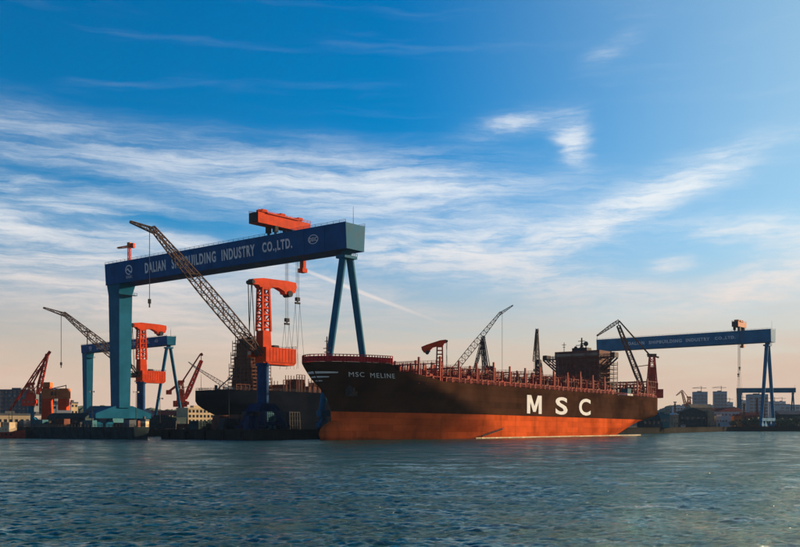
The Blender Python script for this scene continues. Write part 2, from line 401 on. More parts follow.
# ------------------------------------------------------------------ hull generator
def smooth(a, b, x): t = max(0, min(1, (x-a)/(b-a))); return t*t*(3-2*t)
def interp(x, xs, ys): return float(np.interp(x, xs, ys))
class Hull:
    def __init__(s, L, hb, stem, le, ex, send, lr, tr, ztop, zb, ns=150):
        s.L, s.hb, s.stem, s.le, s.ex, s.send, s.lr, s.tr, s.ztop, s.zb, s.ns = L, hb, stem, le, ex, send, lr, tr, ztop, zb, ns
    def pw(s, z): return interp(z, (10, 24), (1.5, 2.0))
    def half(s, x, z):
        a, b = s.stem(z), s.send(z); le, lr = s.le(z), s.lr(z)
        t = min(1, max(0, (x-a)/le)); f = (1-(1-t)**s.pw(z))**s.ex(z)
        e = s.tr(z); t2 = min(1, max(0, (b-x)/lr)); g = e+(1-e)*(1-(1-t2)**2)**.8
        return s.hb*min(f, 1)*g
    def xs(s, z):
        a, b = s.stem(z), s.send(z)
        k = np.linspace(0, 1, s.ns); k = k**1.5*(1-.0)          # crowded at the stem
        k = .75*k+.25*(1-(1-np.linspace(0, 1, s.ns))**1.6)
        return a+(b-a)*k
    def strip(s, levels, name, mat, parent, top=None):
        mb = MB(); rows = []
        for z in levels:
            xs = s.xs(min(z, s.ztop)); row = []
            for x in xs:
                zz = z
                if z > s.ztop: zz = s.ztop+(top(x)-s.ztop)*(z-s.ztop)
                xx = x
                if zz > s.ztop: xx = x+(s.stem(zz)-s.stem(s.ztop))*max(0, 1-(x-s.stem(s.ztop))/30)
                row.append((xx, s.half(xx, zz), zz))
            rows.append(row)
        n = s.ns
        for sg in (-1, 1):
            vs = [(x, sg*y, z) for r in rows for (x, y, z) in r]
            fs = [(i*n+j, i*n+j+1, (i+1)*n+j+1, (i+1)*n+j) for i in range(len(rows)-1) for j in range(n-1)]
            mb.add(vs, fs)
        # transom
        for i in range(len(rows)-1):
            a, b = rows[i][-1], rows[i+1][-1]
            mb.add([(a[0],-a[1],a[2]), (a[0],a[1],a[2]), (b[0],b[1],b[2]), (b[0],-b[1],b[2])], [(0,1,2,3)])
        o = mb.build(name, mat, parent)
        me = o.data; bm = bmesh.new(); bm.from_mesh(me); bmesh.ops.remove_doubles(bm, verts=bm.verts, dist=.002)
        bmesh.ops.dissolve_degenerate(bm, dist=.002, edges=bm.edges); bmesh.ops.recalc_face_normals(bm, faces=bm.faces)
        for f in bm.faces: f.smooth = True
        for e in bm.edges:
            if len(e.link_faces) == 2 and e.calc_face_angle(0) > R(35): e.smooth = False
        bm.to_mesh(me); bm.free()
        return o
    def deck(s, z, name, mat, parent, x0=None, x1=None, inset=.15):
        xs = [x for x in s.xs(z) if (x0 is None or x >= x0) and (x1 is None or x <= x1)]
        vs = []
        for x in xs: h = max(0, s.half(x, z)-inset); vs += [(x, -h, z), (x, h, z)]
        return MB().add(vs, [(2*i, 2*i+2, 2*i+3, 2*i+1) for i in range(len(xs)-1)]).build(name, mat, parent)

# ------------------------------------------------------------------ the big container ship
def make_big_ship():
    L = 300.0; DK = 24.6; BT = 11.2
    root = thing('container_ship', 'huge black and orange-red container ship without containers, bow towards the left', 'ship', (B0.x, B0.y, 1.2), PSI, ry=R(.573))
    H = Hull(L, 24.1,
        stem=lambda z: interp(z, (-4, 8, 12, 16, 20, 25, 29, 33), (12, 12, 11.5, 9.5, 6.5, 3.0, .5, -1.5)),
        le=lambda z: interp(z, (-4, 4, 12, 18, 25, 30), (100, 96, 88, 74, 53, 48)),
        ex=lambda z: interp(z, (-4, 10, 16, 25, 32), (1.12, 1.05, .9, .64, .54)),
        send=lambda z: interp(z, (-4, 0, 5, 9, 12, 16, 30), (262, 270, 283, 293, 298, 300, 300)),
        lr=lambda z: interp(z, (-4, 0, 6, 11, 16, 30), (80, 72, 58, 48, 36, 30)),
        tr=lambda z: .84*smooth(7.5, 15, z), ztop=DK, zb=-4)
    lv = [-5, -3, -1.5, 0, 1.5, 3, 4.5, 6, 7.5, 9, 10.2, BT]
    H.strip(lv, 'lower_hull', 'hull_red', root)
    def top(x): return DK+(interp(x, (-5, 27, 30, 39, 60, 62), (7.1, 7.1, 3.9, 3.7, .9, .9)) if x < 62 else .9)
    H.strip([BT, 12.5, 14, 15.5, 17, 18.5, 20, 21.5, 23, DK]+[DK+k for k in (.15, .3, .45, .6, .8, 1.0)], 'upper_hull', 'hull_black', root, top)
    H.deck(DK-.6, 'main_deck', 'deck', root, 20); H.deck(28.0, 'forecastle_deck', 'deck', root, None, 38)
    # bulb
    bm = bmesh.new(); bmesh.ops.create_uvsphere(bm, u_segments=40, v_segments=24, radius=1)
    for v in bm.verts:
        x, y, z = v.co; k = 1+.22*max(0, -x)
        v.co = (18.5+x*13.5, y*3.4*k*(1-.2*max(0, z)), 1.6+z*6.2)
    me = bpy.data.meshes.new('bulbous_bow'); bm.to_mesh(me); bm.free(); me.polygons.foreach_set('use_smooth', [True]*len(me.polygons))
    link('bulbous_bow', me, 'hull_red', root)
    # big side letters and the name at the bow
    fs = lambda x, z, d: (x, -(H.half(x, z)+.04+.06*d), z)
    for ch, x0, x1 in (('M', 132, 146.5), ('S', 161, 174), ('C', 187, 200.5)):
        if ch == 'M':
            q = [(0,0),(0,1),(.28,1),(.5,.40),(.72,1),(1,1),(1,0),(.79,0),(.79,.64),(.59,.10),(.41,.10),(.21,.64),(.21,0)]
            pv = [fs(x0+(x1-x0)*a, 12.5+9.4*b, 1) for a, b in q]
            MB().add(pv, tessellate_polygon([[Vector((a, b, 0)) for a, b in q]])).build('side_letter', 'lettering', root)
            continue
        link('side_letter', text_mesh(ch, (x0, x1, 12.5, 21.9), fs, .022), 'lettering', root)
    def bow(x, z, d):
        x = x-.55*(z-26.0)
        return (x, -(H.half(x, z)+.12+.08*d), z)
    for w, x0, x1 in (('MSC', 10.6, 16.2), ('MELINE', 18.6, 29.6)):
        link('bow_name', text_mesh(w, (x0, x1, 25.9-.02*x0, 27.8-.02*x0), bow, 0.0), 'lettering', root)
    for z0, h, x0, x1 in ((27.3, 1.1, -.2, 6.6), (25.5, .9, .6, 5.0), (23.9, .7, 2.2, 4.4)):
        for sg in (-1, 1):
            mb = MB(); n = 24; vs = []
            for i in range(n+1):
                t = i/n; x = x0+(x1-x0)*t; hh = h*(1-.55*t)
                for z in (z0-hh/2, z0+hh/2):
                    xx = max(x, H.stem(z)+.02); vs.append((xx-.05, sg*(H.half(xx, z)+.09), z))
            mb.add(vs, [(2*i, 2*i+2, 2*i+3, 2*i+1) for i in range(n)]); mb.build('bow_stripe', 'lettering', root)
    # hawse pipe recess, anchor
    an = MB(); hx = 16; hz = 20.5; hy = -H.half(hx, hz)
    an.poly([(hx-2.6, hz-2.6), (hx+2.6, hz-2.6), (hx+2.6, hz+2.2), (hx-2.6, hz+2.2)], 'y', hy-.5, hy+1.6); an.build('anchor_pocket', 'dark_steel', root)
    an = MB().bar((hx, hy-.7, hz+1.6), (hx, hy-.9, hz-1.6), .5).bar((hx-1.8, hy-1.0, hz-.9), (hx, hy-.9, hz-1.9), .5).bar((hx+1.8, hy-1.0, hz-.9), (hx, hy-.9, hz-1.9), .5)
    an.build('anchor', 'boom_grey', root)
    # red guard rail and winches round the bow
    for sg in (-1, 1):
        mb = MB(); pts = []
        for x in list(np.linspace(-1.2, 3, 8))+list(np.linspace(4, 27, 20)): pts.append((x, sg*max(0, H.half(max(x, H.stem(31.7)), 31.7)-.25), 31.75))
        mb.rail(pts, 3.0, 1.2, .3)
        for a, b in zip(pts, pts[1:]): mb.add([a, b, (b[0],b[1],b[2]+2.3), (a[0],a[1],a[2]+2.3)], [(0,1,2,3)])
        mb.build('bow_rail', 'rail_red', root)
        mb = MB(); pts = [(x, sg*(H.half(x, DK+.9)-.15), DK+.9) for x in np.linspace(64, 297, 48)]
        mb.rail(pts, 1.3, 2.6, .13); mb.build('deck_rail', 'deck_red', root)
    fm = MB().tube((9, 0, 28), (9, 0, 43), .9, 8, .5).bar((9, -2, 38), (9, 2, 38), .3).bar((9,-1.2,41), (9,1.2,41), .25).box(8.2, 9.8, -.8, .8, 36.2, 36.5)
    fm.bar((9, 0, 35), (15, 0, 28), .3); fm.build('foremast', 'boom_grey', root)
    for x, y in ((18, -6), (18, 6), (24, 0)):
        MB().tube((x, y-2, 29.6), (x, y+2, 29.6), 2.0, 12).box(x-1.2, x+1.2, y-2.6, y-2.1, 28, 31).box(x-1.2, x+1.2, y+2.1, y+2.6, 28, 31).build('mooring_winch', 'deck_red', root)
    MB().poly([(33, 24), (35.5, 24), (34.2, 31.6), (33.6, 31.6)], 'y', -19, 19).build('breakwater', 'hull_black', root)
    # hatches and lashing bridges: one bay every 14.6 m
    xs = [44+14.6*i for i in range(17)]
    for i, x in enumerate(xs):
        if 222 < x < 250: continue
        hw = min(H.half(x, DK)-3.5, 20.6)
        hb = MB(); hb.box(x+2.2, x+13.2, -hw, hw, DK-.7, DK+1.2)
        for q in (-.66, -.33, 0, .33): hb.box(x+2.0, x+13.4, hw*q*1.5-.02-hw*.0, min(hw, hw*(q*1.5+.48)), DK+1.25, DK+2.0)
        hb.build('hatch_cover', 'deck', root)
        lb = MB(); hy = min(H.half(x, DK)-.7, 23.2); n = 10; zt = DK+8.4+(1.2 if i % 3 == 1 else 0); 
        for k in range(n+1):
            y = -hy+2*hy*k/n; tall = 2.6 if k in (0, n) else (1.4 if k % 3 == 0 else 0)
            lb.bar((x, y, DK-.7), (x, y, zt+tall), .75); lb.bar((x+1.6, y, DK-.7), (x+1.6, y, zt), .4)
            if k < n:
                y2 = y+2*hy/n
                if k % 2 == 0: lb.bar((x, y, DK+1), (x, y2, DK+4.2), .28)
                else: lb.bar((x, y2, DK+1), (x, y, DK+4.2), .28)
        for z in (DK+4.3, zt-.6): lb.box(x-.1, x+1.8, -hy, hy, z, z+.3)
        lb.rail([(x-.1, -hy, zt-.3), (x-.1, hy, zt-.3)], 1.2, 2.3, .14); lb.rail([(x+1.8, -hy, DK+4.6), (x+1.8, hy, DK+4.6)], 1.2, 2.3, .14)
        lb.build('lashing_bridge', 'deck_red', root)
        cg = MB(); rr = random.Random(i+30)
        for q in (5.2, 8.6, 12.0):
            hq = min(H.half(x+q, DK)-1.0, 22.6); hz = rr.uniform(3.5, 8.5)
            for y in (-hq, -hq*.62, -hq*.25, hq*.2, hq*.6, hq):
                if rr.random() < .8: cg.bar((x+q, y, DK-.7), (x+q, y, DK+hz+rr.uniform(-1, 1.5)), .4)
            cg.bar((x+q, -hq, DK+hz-1), (x+q, hq*rr.uniform(-.2, 1), DK+hz-1), .3)
            if q < 12: cg.bar((x+q, -hq, DK), (x+q+3.4, -min(H.half(x+q+3.4, DK)-1.0, 22.6), DK), .5)
            cg.box(x+q-1.0, x+q+1.2, -hq-.2, -hq+3.4, DK-.7, DK+rr.uniform(2.0, 4.6))
            cg.box(x+q-.3, x+q+.3, -hq, hq, DK-.69, DK-.2)
        cg.build('cell_guide', 'brown_block' if i % 2 else 'deck_red', root)
        for sg in (-1, 1):
            sp = MB()
            for q in (4.5, 9.0):
                yy = sg*min(H.half(x+q, DK)-.8, 23.3)
                sp.box(x+q-.5, x+q+.5, yy-.5, yy+.5, DK-.7, DK+3.1)
            yy = sg*min(H.half(x+2, DK)-.8, 23.3); y3 = sg*min(H.half(x+14, DK)-.8, 23.3)
            sp.bar((x+1.8, yy, DK+2.9), (x+14.4, y3, DK+2.9), .5, .4)
            sp.build('container_pedestal', 'deck_red', root)
    # accommodation block, forward face dark, with bridge wings on brackets
    ax = 229.0; zt = 52.2
    ho = MB(); ho.box(ax, ax+14, -14.6, 14.6, DK-.7, zt-4.4)
    ho.box(ax-.35, ax+14.35, -15.0, 15.0, zt-4.4, zt)
    for k in range(8):
        z = DK+2.6+k*2.75; ho.box(ax-.25, ax+14.9, -14.9-.9*(k<7), 14.9+.9*(k<7), z, z+.28)
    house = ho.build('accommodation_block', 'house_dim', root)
    wm = MB().box(-.06, .06, -.55, .55, -.5, .5); wme = None
    for k in range(7):
        for j in range(10):
            if wme is None: wme = wm.build('window', 'glass', house).data; continue
            o = link('window', wme, None, house); o.location = (ax-.05, -12.6+j*2.8, DK+4.6+k*2.75)
    bpy.data.objects['window'].location = (ax-.05, -12.6, DK+4.6)
    MB().box(ax-.5, ax-.2, -14, 14, zt-3.0, zt-1.5).build('bridge_window', 'glass', house)
    for sg in (-1, 1):
        wg = MB(); wg.box(ax+1, ax+6, min(sg*15, sg*24.3), max(sg*15, sg*24.3), zt-4.5, zt-3.9)
        wg.rail([(ax+1, sg*15, zt-3.9), (ax+1, sg*24.2, zt-3.9), (ax+6, sg*24.2, zt-3.9), (ax+6, sg*15, zt-3.9)], 1.5, 2, .22)
        wg.box(ax+1, ax+6, min(sg*21.4, sg*24.3), max(sg*21.4, sg*24.3), zt-3.9, zt-1.6)
        for x in (ax+1.3, ax+5.7):
            wg.bar((x, sg*24, zt-4.6), (x, sg*15, zt-12), .8); wg.bar((x, sg*20, zt-4.6), (x, sg*15, zt-8.4), .6); wg.bar((x, sg*20, zt-4.6), (x, sg*19.4, zt-8.2), .5)
        wg.build('bridge_wing', 'boom_grey', house)
    sf = MB(); rs = random.Random(9)
    for k in range(11): y = -15.5+k*3.1; sf.bar((ax-1.5, y, DK-.7), (ax-1.5, y, zt-4.5+rs.uniform(-3, 3.5)), .28)
    for k in range(9):
        z = DK+2.2+k*2.7; y1 = 15.5 if k < 6 else rs.uniform(-4, 15)
        sf.bar((ax-1.5, -15.5, z), (ax-1.5, y1, z), .24); sf.box(ax-1.5, ax-.6, -15.5, y1*rs.uniform(.5, 1), z-.5, z-.25)
    for k in range(8):
        y = -15.5+rs.random()*26; z = DK+rs.random()*18; sf.bar((ax-1.6, y, z), (ax-1.6, y+3.1, z+5), .2)
    sf.build('front_scaffold', 'scaffold', house)
    # side stair galleries (scaffold landings)
    for sg in (-1, 1):
        st = MB()
        for k in range(7):
            z = DK+2.6+k*2.75; st.box(ax+7, ax+17.5, min(sg*14.8, sg*18.4), max(sg*14.8, sg*18.4), z, z+.25)
            st.rail([(ax+7, sg*18.3, z+.25), (ax+17.4, sg*18.3, z+.25)], 1.2, 2, .16)
        for x in (ax+7.2, ax+12, ax+17.2): st.bar((x, sg*18.2, DK-.7), (x, sg*18.2, zt-6), .3)
        st.build('stair_gallery', 'boom_grey', house)
    ms = MB(); ms.tube((ax+6, 0, zt), (ax+6, 0, zt+8.5), 1.4, 8, .8).bar((ax+6, -4, zt+4), (ax+6, 4, zt+4), .4).bar((ax+6, -2.4, zt+6.5), (ax+6, 2.4, zt+6.5), .35).bar((ax+4.5, -2.5, zt+4.9), (ax+7.5, 1.5, zt+4.9), .7, .5)
    ms.box(ax+3, ax+9, -5, 5, zt, zt+2.2).bar((ax+6, 2.2, zt), (ax+6, 0, zt+5), .4).bar((ax+6, -2.2, zt), (ax+6, 0, zt+5), .4)
    ms.build('radar_mast', 'dark_steel', house)
    for (x, y, r) in ((ax+5, -3.4, 1.5), (ax+7, 4.6, 1.1)):
        bm = bmesh.new(); bmesh.ops.create_icosphere(bm, subdivisions=2, radius=r)
        me = bpy.data.meshes.new('satellite_dome'); bm.to_mesh(me); bm.free()
        for q in me.polygons: q.use_smooth = True
        for q in me.vertices: q.co += Vector((x, y, zt+4.6)) if r > 1.2 else Vector((x, y, zt+2.6))
        link('satellite_dome', me, 'dark_steel', house)
        MB().tube((x, y, zt), (x, y, zt+(3.4 if r > 1.2 else 1.8)), .6, 8).build('dome_stand', 'dark_steel', house)
    MB().tube((ax+4, 11, zt), (ax+4, 11, zt+6), .4, 8).bar((ax+4, 9.6, zt+4.6), (ax+4, 12.4, zt+4.6), .3).bar((ax+4, 10.2, zt+3.2), (ax+4, 11.8, zt+3.2), .3).build('antenna', 'dark_steel', house)
    MB().tube((ax+4, -11.5, zt), (ax+4, -11.5, zt+3), .35, 8).build('antenna', 'dark_steel', house)
    # funnel casing and clutter aft
    fx = 252.0
    fu = MB(); fu.box(fx, fx+9, -8, 8, DK-.7, DK+9); fu.frustum((fx+1, fx+8, -5, 5, DK+9), (fx+2, fx+7.5, -4, 4, DK+13.5))
    fun = fu.build('funnel_casing', 'dark_steel', root)
    for y in (-2, 0, 2): MB().tube((fx+4.5, y, DK+13.4), (fx+4.8, y, DK+15.2), .9, 10).build('exhaust_pipe', 'dark_steel', fun)
    MB().box(fx-1, fx+6.5, -22.6, -17.5, DK-.7, DK+2.2).build('stores_locker', 'white', root)
    MB().box(fx, fx+4.8, -22.2, -18, DK+2.2, DK+5.4).build('deck_cabin', 'teal_wall', root)
    for x, y, h in ((fx+12, -20, 5), (fx+17, -14, 6.5), (fx+24, -21, 4), (fx+32, -18, 6), (fx+38, -12, 4.5)):
        MB().box(x, x+3.6, y, y+4.6, DK-.7, DK+h).box(x+.6, x+2.4, y+.6, y+2.6, DK+h, DK+h+1.6).build('vent_housing', 'house_dim', root)
    sf = MB()
    for x in (288, 292, 296, 299):
        for y in (-19, -10, 0, 10, 19): sf.bar((x, y, DK-.7), (x, y, DK+12), .35)
    for z in (4, 8, 11.5):
        for y in (-19, -10, 0, 10, 19): sf.bar((288, y, DK+z), (299, y, DK+z), .3)
        for x in (288, 292, 296, 299): sf.bar((x, -19, DK+z), (x, 19, DK+z), .3)
    sf.build('stern_scaffold', 'scaffold', root)
    # low pipes and cable trays running fore and aft
    pp = MB()
    for y, z in ((-21.6, DK+6.2), (-17, DK+8.4), (10, DK+9.0)): pp.bar((66, y, z), (226, y, z), .34)
    for y, z in ((-20.6, DK+5.0),): pp.bar((252, y, z), (296, y, z), .34)
    pp.build('service_pipe', 'brown_block', root)
    # pilot-ladder platform
    ld = MB().bar((92, -23.6, .9), (108, -24.8, 4.4), .7, .5).bar((92, -24.5, 1.8), (108, -25.7, 5.3), .14)
    for k in range(6): t = k/5; ld.bar((92+16*t, -24.5-1.2*t, 1.0+3.5*t), (92+16*t, -24.5-1.2*t, 1.8+3.5*t), .12)
    ld.build('accommodation_ladder', 'dark_steel', root)
    return root, H
SHIP, HULL = make_big_ship()

# ------------------------------------------------------------------ goliath gantry cranes
def make_gantry(name, label, loc, span, HT, gh, gw, text=True, lz=(.27, .75), badge=True, legspread=40.0, rz=PSI, legmat='gantry_blue', k=1.0, girder_mat='deep_blue', group='goliath gantry cranes'):
    """local y runs along the girder from the hinged A-frame leg (0) to the box leg (span); local x along the rails; z = 0 on the quay"""
    root = thing(name, label, 'gantry crane', loc, rz, group)
    zb = HT-gh; tw = gw/2; bw = tw-.75*k
    g = MB(); y0, y1 = -.4*k, span
    sec = [(-bw, zb), (bw, zb), (tw, HT), (-tw, HT)]
    g.poly(sec, 'x', 0, 1) if False else None
    vs = [(x, y, z) for y in (y0, y1) for (x, z) in sec]
    g.add(vs, [(0,1,2,3), (7,6,5,4), (0,4,5,1), (1,5,6,2), (2,6,7,3), (3,7,4,0)])
    gd = g.build('girder', girder_mat, root)
    gi = MB(); n = max(6, int(span/14))
    for i in range(1, n):
        y = y0+(y1-y0)*i/n
        for sg in (-1, 1): gi.bar((sg*(bw+.03), y, zb+.3), (sg*(tw+.03), y, HT-.3), .16*k, .16*k)
    for sg in (-1, 1):
        gi.bar((sg*(tw-.2), y0, HT+.12), (sg*(tw-.2), y1, HT+.12), .5*k, .3); gi.bar((sg*(bw+.05), y0, zb+.15), (sg*(bw+.05), y1, zb+.15), .35*k, .35*k)
    gi.build('girder_stiffener', girder_mat, gd)
    rl = MB()
    for sg in (-1, 1): rl.rail([(sg*(tw-.1), y0, HT+.2), (sg*(tw-.1), y1, HT+.2)], 1.2*k, 4*k, .12*k)
    rl.build('walkway_rail', girder_mat, gd)
    # end faces in a lighter blue: their sunlight is put into the colour
    e = MB().add([(x*.995, y0-.06, z) for (x, z) in sec], [(0,1,2,3)]).build('lit_end_face', legmat, gd)
    # box leg
    lw, ld = 5.9*k, 4.7*k
    yc = span-lw-.2
    leg = MB(); leg.frustum((-3.9*k, 3.9*k, yc-4.2*k, yc+4.6*k, 13*k), (-ld, ld, yc-lw*.9, yc+lw, zb-6*k)); leg.frustum((-ld, ld, yc-lw*.9, yc+lw, zb-6*k), (-bw*.9, bw*.9, yc-lw*1.15, yc+lw, zb+.01))
    lo = leg.build('leg', legmat, root)
    b2 = MB()
    for z in (28*k, 44*k, 60*k, 76*k):
        if z < zb-8*k:
            t = (z-13*k)/(zb-19*k); xx = 3.9*k+(ld-3.9*k)*t; ya = 4.2*k+(lw*.9-4.2*k)*t; yb = 4.6*k+(lw-4.6*k)*t
            b2.box(-xx-.1, xx+.1, yc-ya-.1, yc+yb+.1, z, z+.35)
    b2.rail([(-bw, yc-lw*1.3, zb-6*k), (bw, yc-lw*1.3, zb-6*k)], 1.3*k, 2, .15).box(-bw, bw, yc-lw*1.35, yc-lw*.9, zb-6.3*k, zb-6*k)
    b2.build('leg_collar', legmat, lo)
    hs = legspread/2
    sill = MB().poly([(-hs, 6.5*k), (hs, 6.5*k), (hs, 9.5*k), (6*k, 14.2*k), (-6*k, 14.2*k), (-hs, 9.5*k)], 'y', yc-3.6*k, yc+3.6*k)
    sill.build('sill_beam', legmat, root)
    # A-frame leg
    yr = 5.4*k; top = zb-3.6*k
    nd = MB().box(-4.6*k, 4.6*k, yr-3*k, yr+3*k, top-.2, top+1.3*k).tube((0, yr, top+1.2*k), (0, yr, zb+.05), 5*k, 14)
    nd.rail([(-4.6*k, yr-3*k, top+1.3*k), (4.6*k, yr-3*k, top+1.3*k)], 1.2*k, 1.5, .18*k)
    nd.build('hinge', legmat, root)
    for sg in (-1, 1):
        MB().tube((sg*2.6*k, yr, top), (sg*(hs-2*k), yr, 8*k), 3.9*k, 16, 3.3*k).build('leg', legmat, root, smooth=False)
    MB().bar((-hs, yr, 8*k), (hs, yr, 8*k), 3*k, 3*k).build('sill_beam', legmat, root)
    for y in (yc, yr):
        for sg in (-1, 1):
            for q in (0, 1):
                xq = sg*(hs-3*k-q*9*k)
                MB().box(xq-3.4*k, xq+3.4*k, y-1.4*k, y+1.4*k, 1.2*k, 3.6*k).poly([(xq-2.4*k, 3.6*k), (xq+2.4*k, 3.6*k), (xq+1*k, 6.6*k), (xq-1*k, 6.6*k)], 'y', y-1.1*k, y+1.1*k).build('bogie', legmat, root)
                for j in (-2.3, -.8, .8, 2.3): MB().tube((xq+j*k, y-.6*k, .72*k), (xq+j*k, y+.6*k, .72*k), 1.44*k, 12).build('wheel', 'dark_steel', root)
    mast = MB().tube((0, 1*k, HT), (0, 1*k, HT+9*k), .28, 6, .14).build('antenna', 'dark_steel', root)
    if .5 < k < .9:
        MB().bar((0, span-3, HT), (0, span-3, HT+11), .6).bar((0, span-8, HT+11), (0, span+2, HT+11.6), 1.0).build('beacon_mast', 'dark_steel', root)
    if text:
        def face(y, z, d): return (-(bw+(tw-bw)*(z-zb)/gh)-.12-.08*d, y, z)
        def put(txt, r0, r1, z0, z1, bold=.03, nm='lettering'):
            me = text_mesh(txt, (0, 1, 0, 1), lambda x, y, d: face(r0+(r1-r0)*x, zb+gh*(z0+(z1-z0)*y), d), bold); link(nm, me, 'lettering', gd)
        f = span/199.0
        for wd, r0, r1 in (('DALIAN', 158.8, 139.4), ('SHIPBUILDING', 133.8, 95.4), ('INDUSTRY', 90.6, 64.2), ('CO.,LTD.', 58.4, 36.4)):
            put(wd, r0*f, r1*f, *lz)
        if not badge: return root
        put('DSIC', 177.4*f, 171.6*f, .17, .29, .0)
        # round emblem: ring with a wave, and the oval badge
        def ring(cy, cz, ry, rz_, w, a0=0, a1=2*math.pi, n=40):
            mb = MB(); vs = []; ry *= min(1, f); rz_ *= min(1, gh/12.6)
            for i in range(n+1):
                t = a0+(a1-a0)*i/n
                for q in (1, 1-w): vs.append(face(cy-math.cos(t)*ry*q, zb+gh*cz+math.sin(t)*rz_*q, 1))
            return mb.add(vs, [(2*i, 2*i+2, 2*i+3, 2*i+1) for i in range(n)])
        ring(174.6*f, .56, 3.4, 2.9, .22, R(-50), R(290)).build('emblem', 'lettering', gd)
        em = MB(); vs = []
        for i in range(21):
            t = i/20; y = 174.6*f+(2.6-5.2*t)*min(1, f); z = zb+gh*.56+(.9*math.sin(t*6.0)-.4)*min(1, gh/12.6)
            vs += [face(y, z-(.55*math.sin(math.pi*t)+.05)*min(1, f), 1), face(y, z+(.55*math.sin(math.pi*t)+.05)*min(1, f), 1)]
        em.add(vs, [(2*i, 2*i+2, 2*i+3, 2*i+1) for i in range(20)]); em.build('emblem', 'lettering', gd)
        ring(21.5*f, .54, 3.5, 2.3, .14).build('badge', 'lettering', gd)
        put('DSIC', 24.2*f, 18.8*f, .46, .62, .02, 'badge')
    return root
def mid_dir(a, b): return (b-a).normalized()
# main gantry: right top corner at pixel (345,222), left at (105,265), 101 m above the quay
GR = Vector((-22.2, 470.6, GZ))
make_gantry('gantry_crane', 'tallest blue gantry crane with white lettering, spanning the dock behind the black bow', GR, 199, 101, 12.6, 14.5)
# the far one on the right, the same type
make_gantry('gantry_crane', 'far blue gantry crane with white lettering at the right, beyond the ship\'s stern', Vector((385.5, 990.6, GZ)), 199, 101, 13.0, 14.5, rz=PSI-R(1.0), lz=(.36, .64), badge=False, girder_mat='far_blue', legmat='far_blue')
make_gantry('gantry_crane', 'smaller blue gantry crane with tiny white lettering behind the tallest gantry\'s box leg', Vector((-165.5, 693, GZ)), 121, 66.5, 6.2, 8, text=True, legspread=26, k=.62, rz=math.atan2(89, 82)+R(0))
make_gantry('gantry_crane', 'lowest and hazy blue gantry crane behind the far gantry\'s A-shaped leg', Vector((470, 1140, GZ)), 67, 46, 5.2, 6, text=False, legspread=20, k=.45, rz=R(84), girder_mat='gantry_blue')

def make_trolley(label, loc, rz, L, gw, drop_z, with_hooks, mat='orange', zoff=0, low_arm=True):
    """stands on the girder's two rails; local x lies across the girder; z = 0 on the girder's top"""
    root = thing('gantry_trolley', label, 'crane trolley', loc, rz, 'gantry trolleys')
    b = MB().box(-L/2, L/2, -3.4, 3.4, 4.2, 9.6); b.box(-L/2+6, L/2-9, -3.9, 3.9, 9.6, 10.3); body = b.build('body', mat, root)
    MB().box(-L/2-.35, -L/2, -3.2, 3.2, 4.4, 9.4).build('shaded_end', 'dark_steel', body)  # dark sheet paints the shade on the body's near end
    rr = MB().rail([(-L/2, -3.4, 9.6), (L/2, -3.4, 9.6)], 1.2, 2.5, .16).rail([(-L/2, 3.4, 9.6), (L/2, 3.4, 9.6)], 1.2, 2.5, .16); rr.build('guard_rail', mat, body)
    for x in (-gw/2+1, gw/2-1):
        for y in (-2.6, 2.6):
            MB().box(x-1.1, x+1.1, y-1.1, y+1.1, 1.2, 4.25).build('support_leg', 'dark_steel', root)
            MB().tube((x-.4, y, .78), (x+.4, y, .78), 1.3, 12).build('wheel', 'dark_steel', root)
    for x in (-L/2+4, -2, L/2-8): MB().box(x, x+3.2, -2.4, 2.4, 10.3, 11.8).build('hoist_house', mat, body)
    if low_arm:
        ar = MB().box(L/2-3.4, L/2-1.4, -1.4, 1.4, -14.6, 4.3).box(L/2-4.4, L/2-.8, -1.8, 1.8, -16.8, -14.6); ar.build('hanging_arm', mat, root)
    for (x, y, z1, z2) in with_hooks:
        rp = MB()
        for dx in (-.7, .7):
            for dy in (-.5, .5): rp.bar((x+dx, y+dy, 4.3), (x+dx*.7, y+dy, z1+1.6), .13)
        rp.build('hoist_rope', 'rope', root)
        hk = MB().box(x-1.2, x+1.2, y-.8, y+.8, z1, z1+1.9).box(x-1.7, x+1.7, y-.5, y+.5, z1-1.6, z1-.6).bar((x, y, z1), (x, y, z1-1.0), .5); hk.build('hook_block', 'dark_steel', root)
        sl = MB()
        for dx in (-1.6, 1.6):
            for dy in (-3, 3): sl.bar((x+dx, y, z1-1.2), (x+dx*1.5, y+dy, z2), .11)
        sl.build('sling', 'rope', root)
    return root
gdir = Vector((-math.sin(PSI), math.cos(PSI), 0))
tr = GR+gdir*52.0; tr.z = GZ+101+.27
make_trolley('long orange trolley lying across the top of the tallest gantry', tr, PSI, 38, 14.5, 0, [(9.5, -3, -33, -69), (9.5, 5, -43.5, -69)])
tr2 = Vector((385.5, 990.6, 0))+Vector((-math.sin(PSI-R(1)), math.cos(PSI-R(1)), 0))*35; tr2.z = GZ+101+.27
make_trolley('tan orange trolley riding on the far right gantry', tr2, PSI-R(1), 24, 14.5, 0, [(-9, -4, -40, -80), (9, 4, -46, -82)], 'tan_orange')
def jib_on_girder():
    r = thing('maintenance_crane', 'small red and yellow maintenance jib crane on the tallest gantry\'s left end', 'jib crane', GR+gdir*184+Vector((0,0,101)), R(160))
    MB().lattice((0,0,0), (0,0,10), 5, lambda t: (.7,.7), .3, .18, (1,0,0)).build('mast', 'red_crane', r)
    MB().lattice((-3.5,0,10.8), (8.5,0,10.2), 6, lambda t: (.6,.7*(1-t*.6)), .3, .18).build('jib', 'tan_orange', r)
    MB().box(-3.6, -1.2, -1, 1, 9.6, 12.4).build('counterweight', 'red_crane', r)
    MB().box(-1, 1, -1, 1, 10, 13).build('cab', 'tan_orange', r)
jib_on_girder()

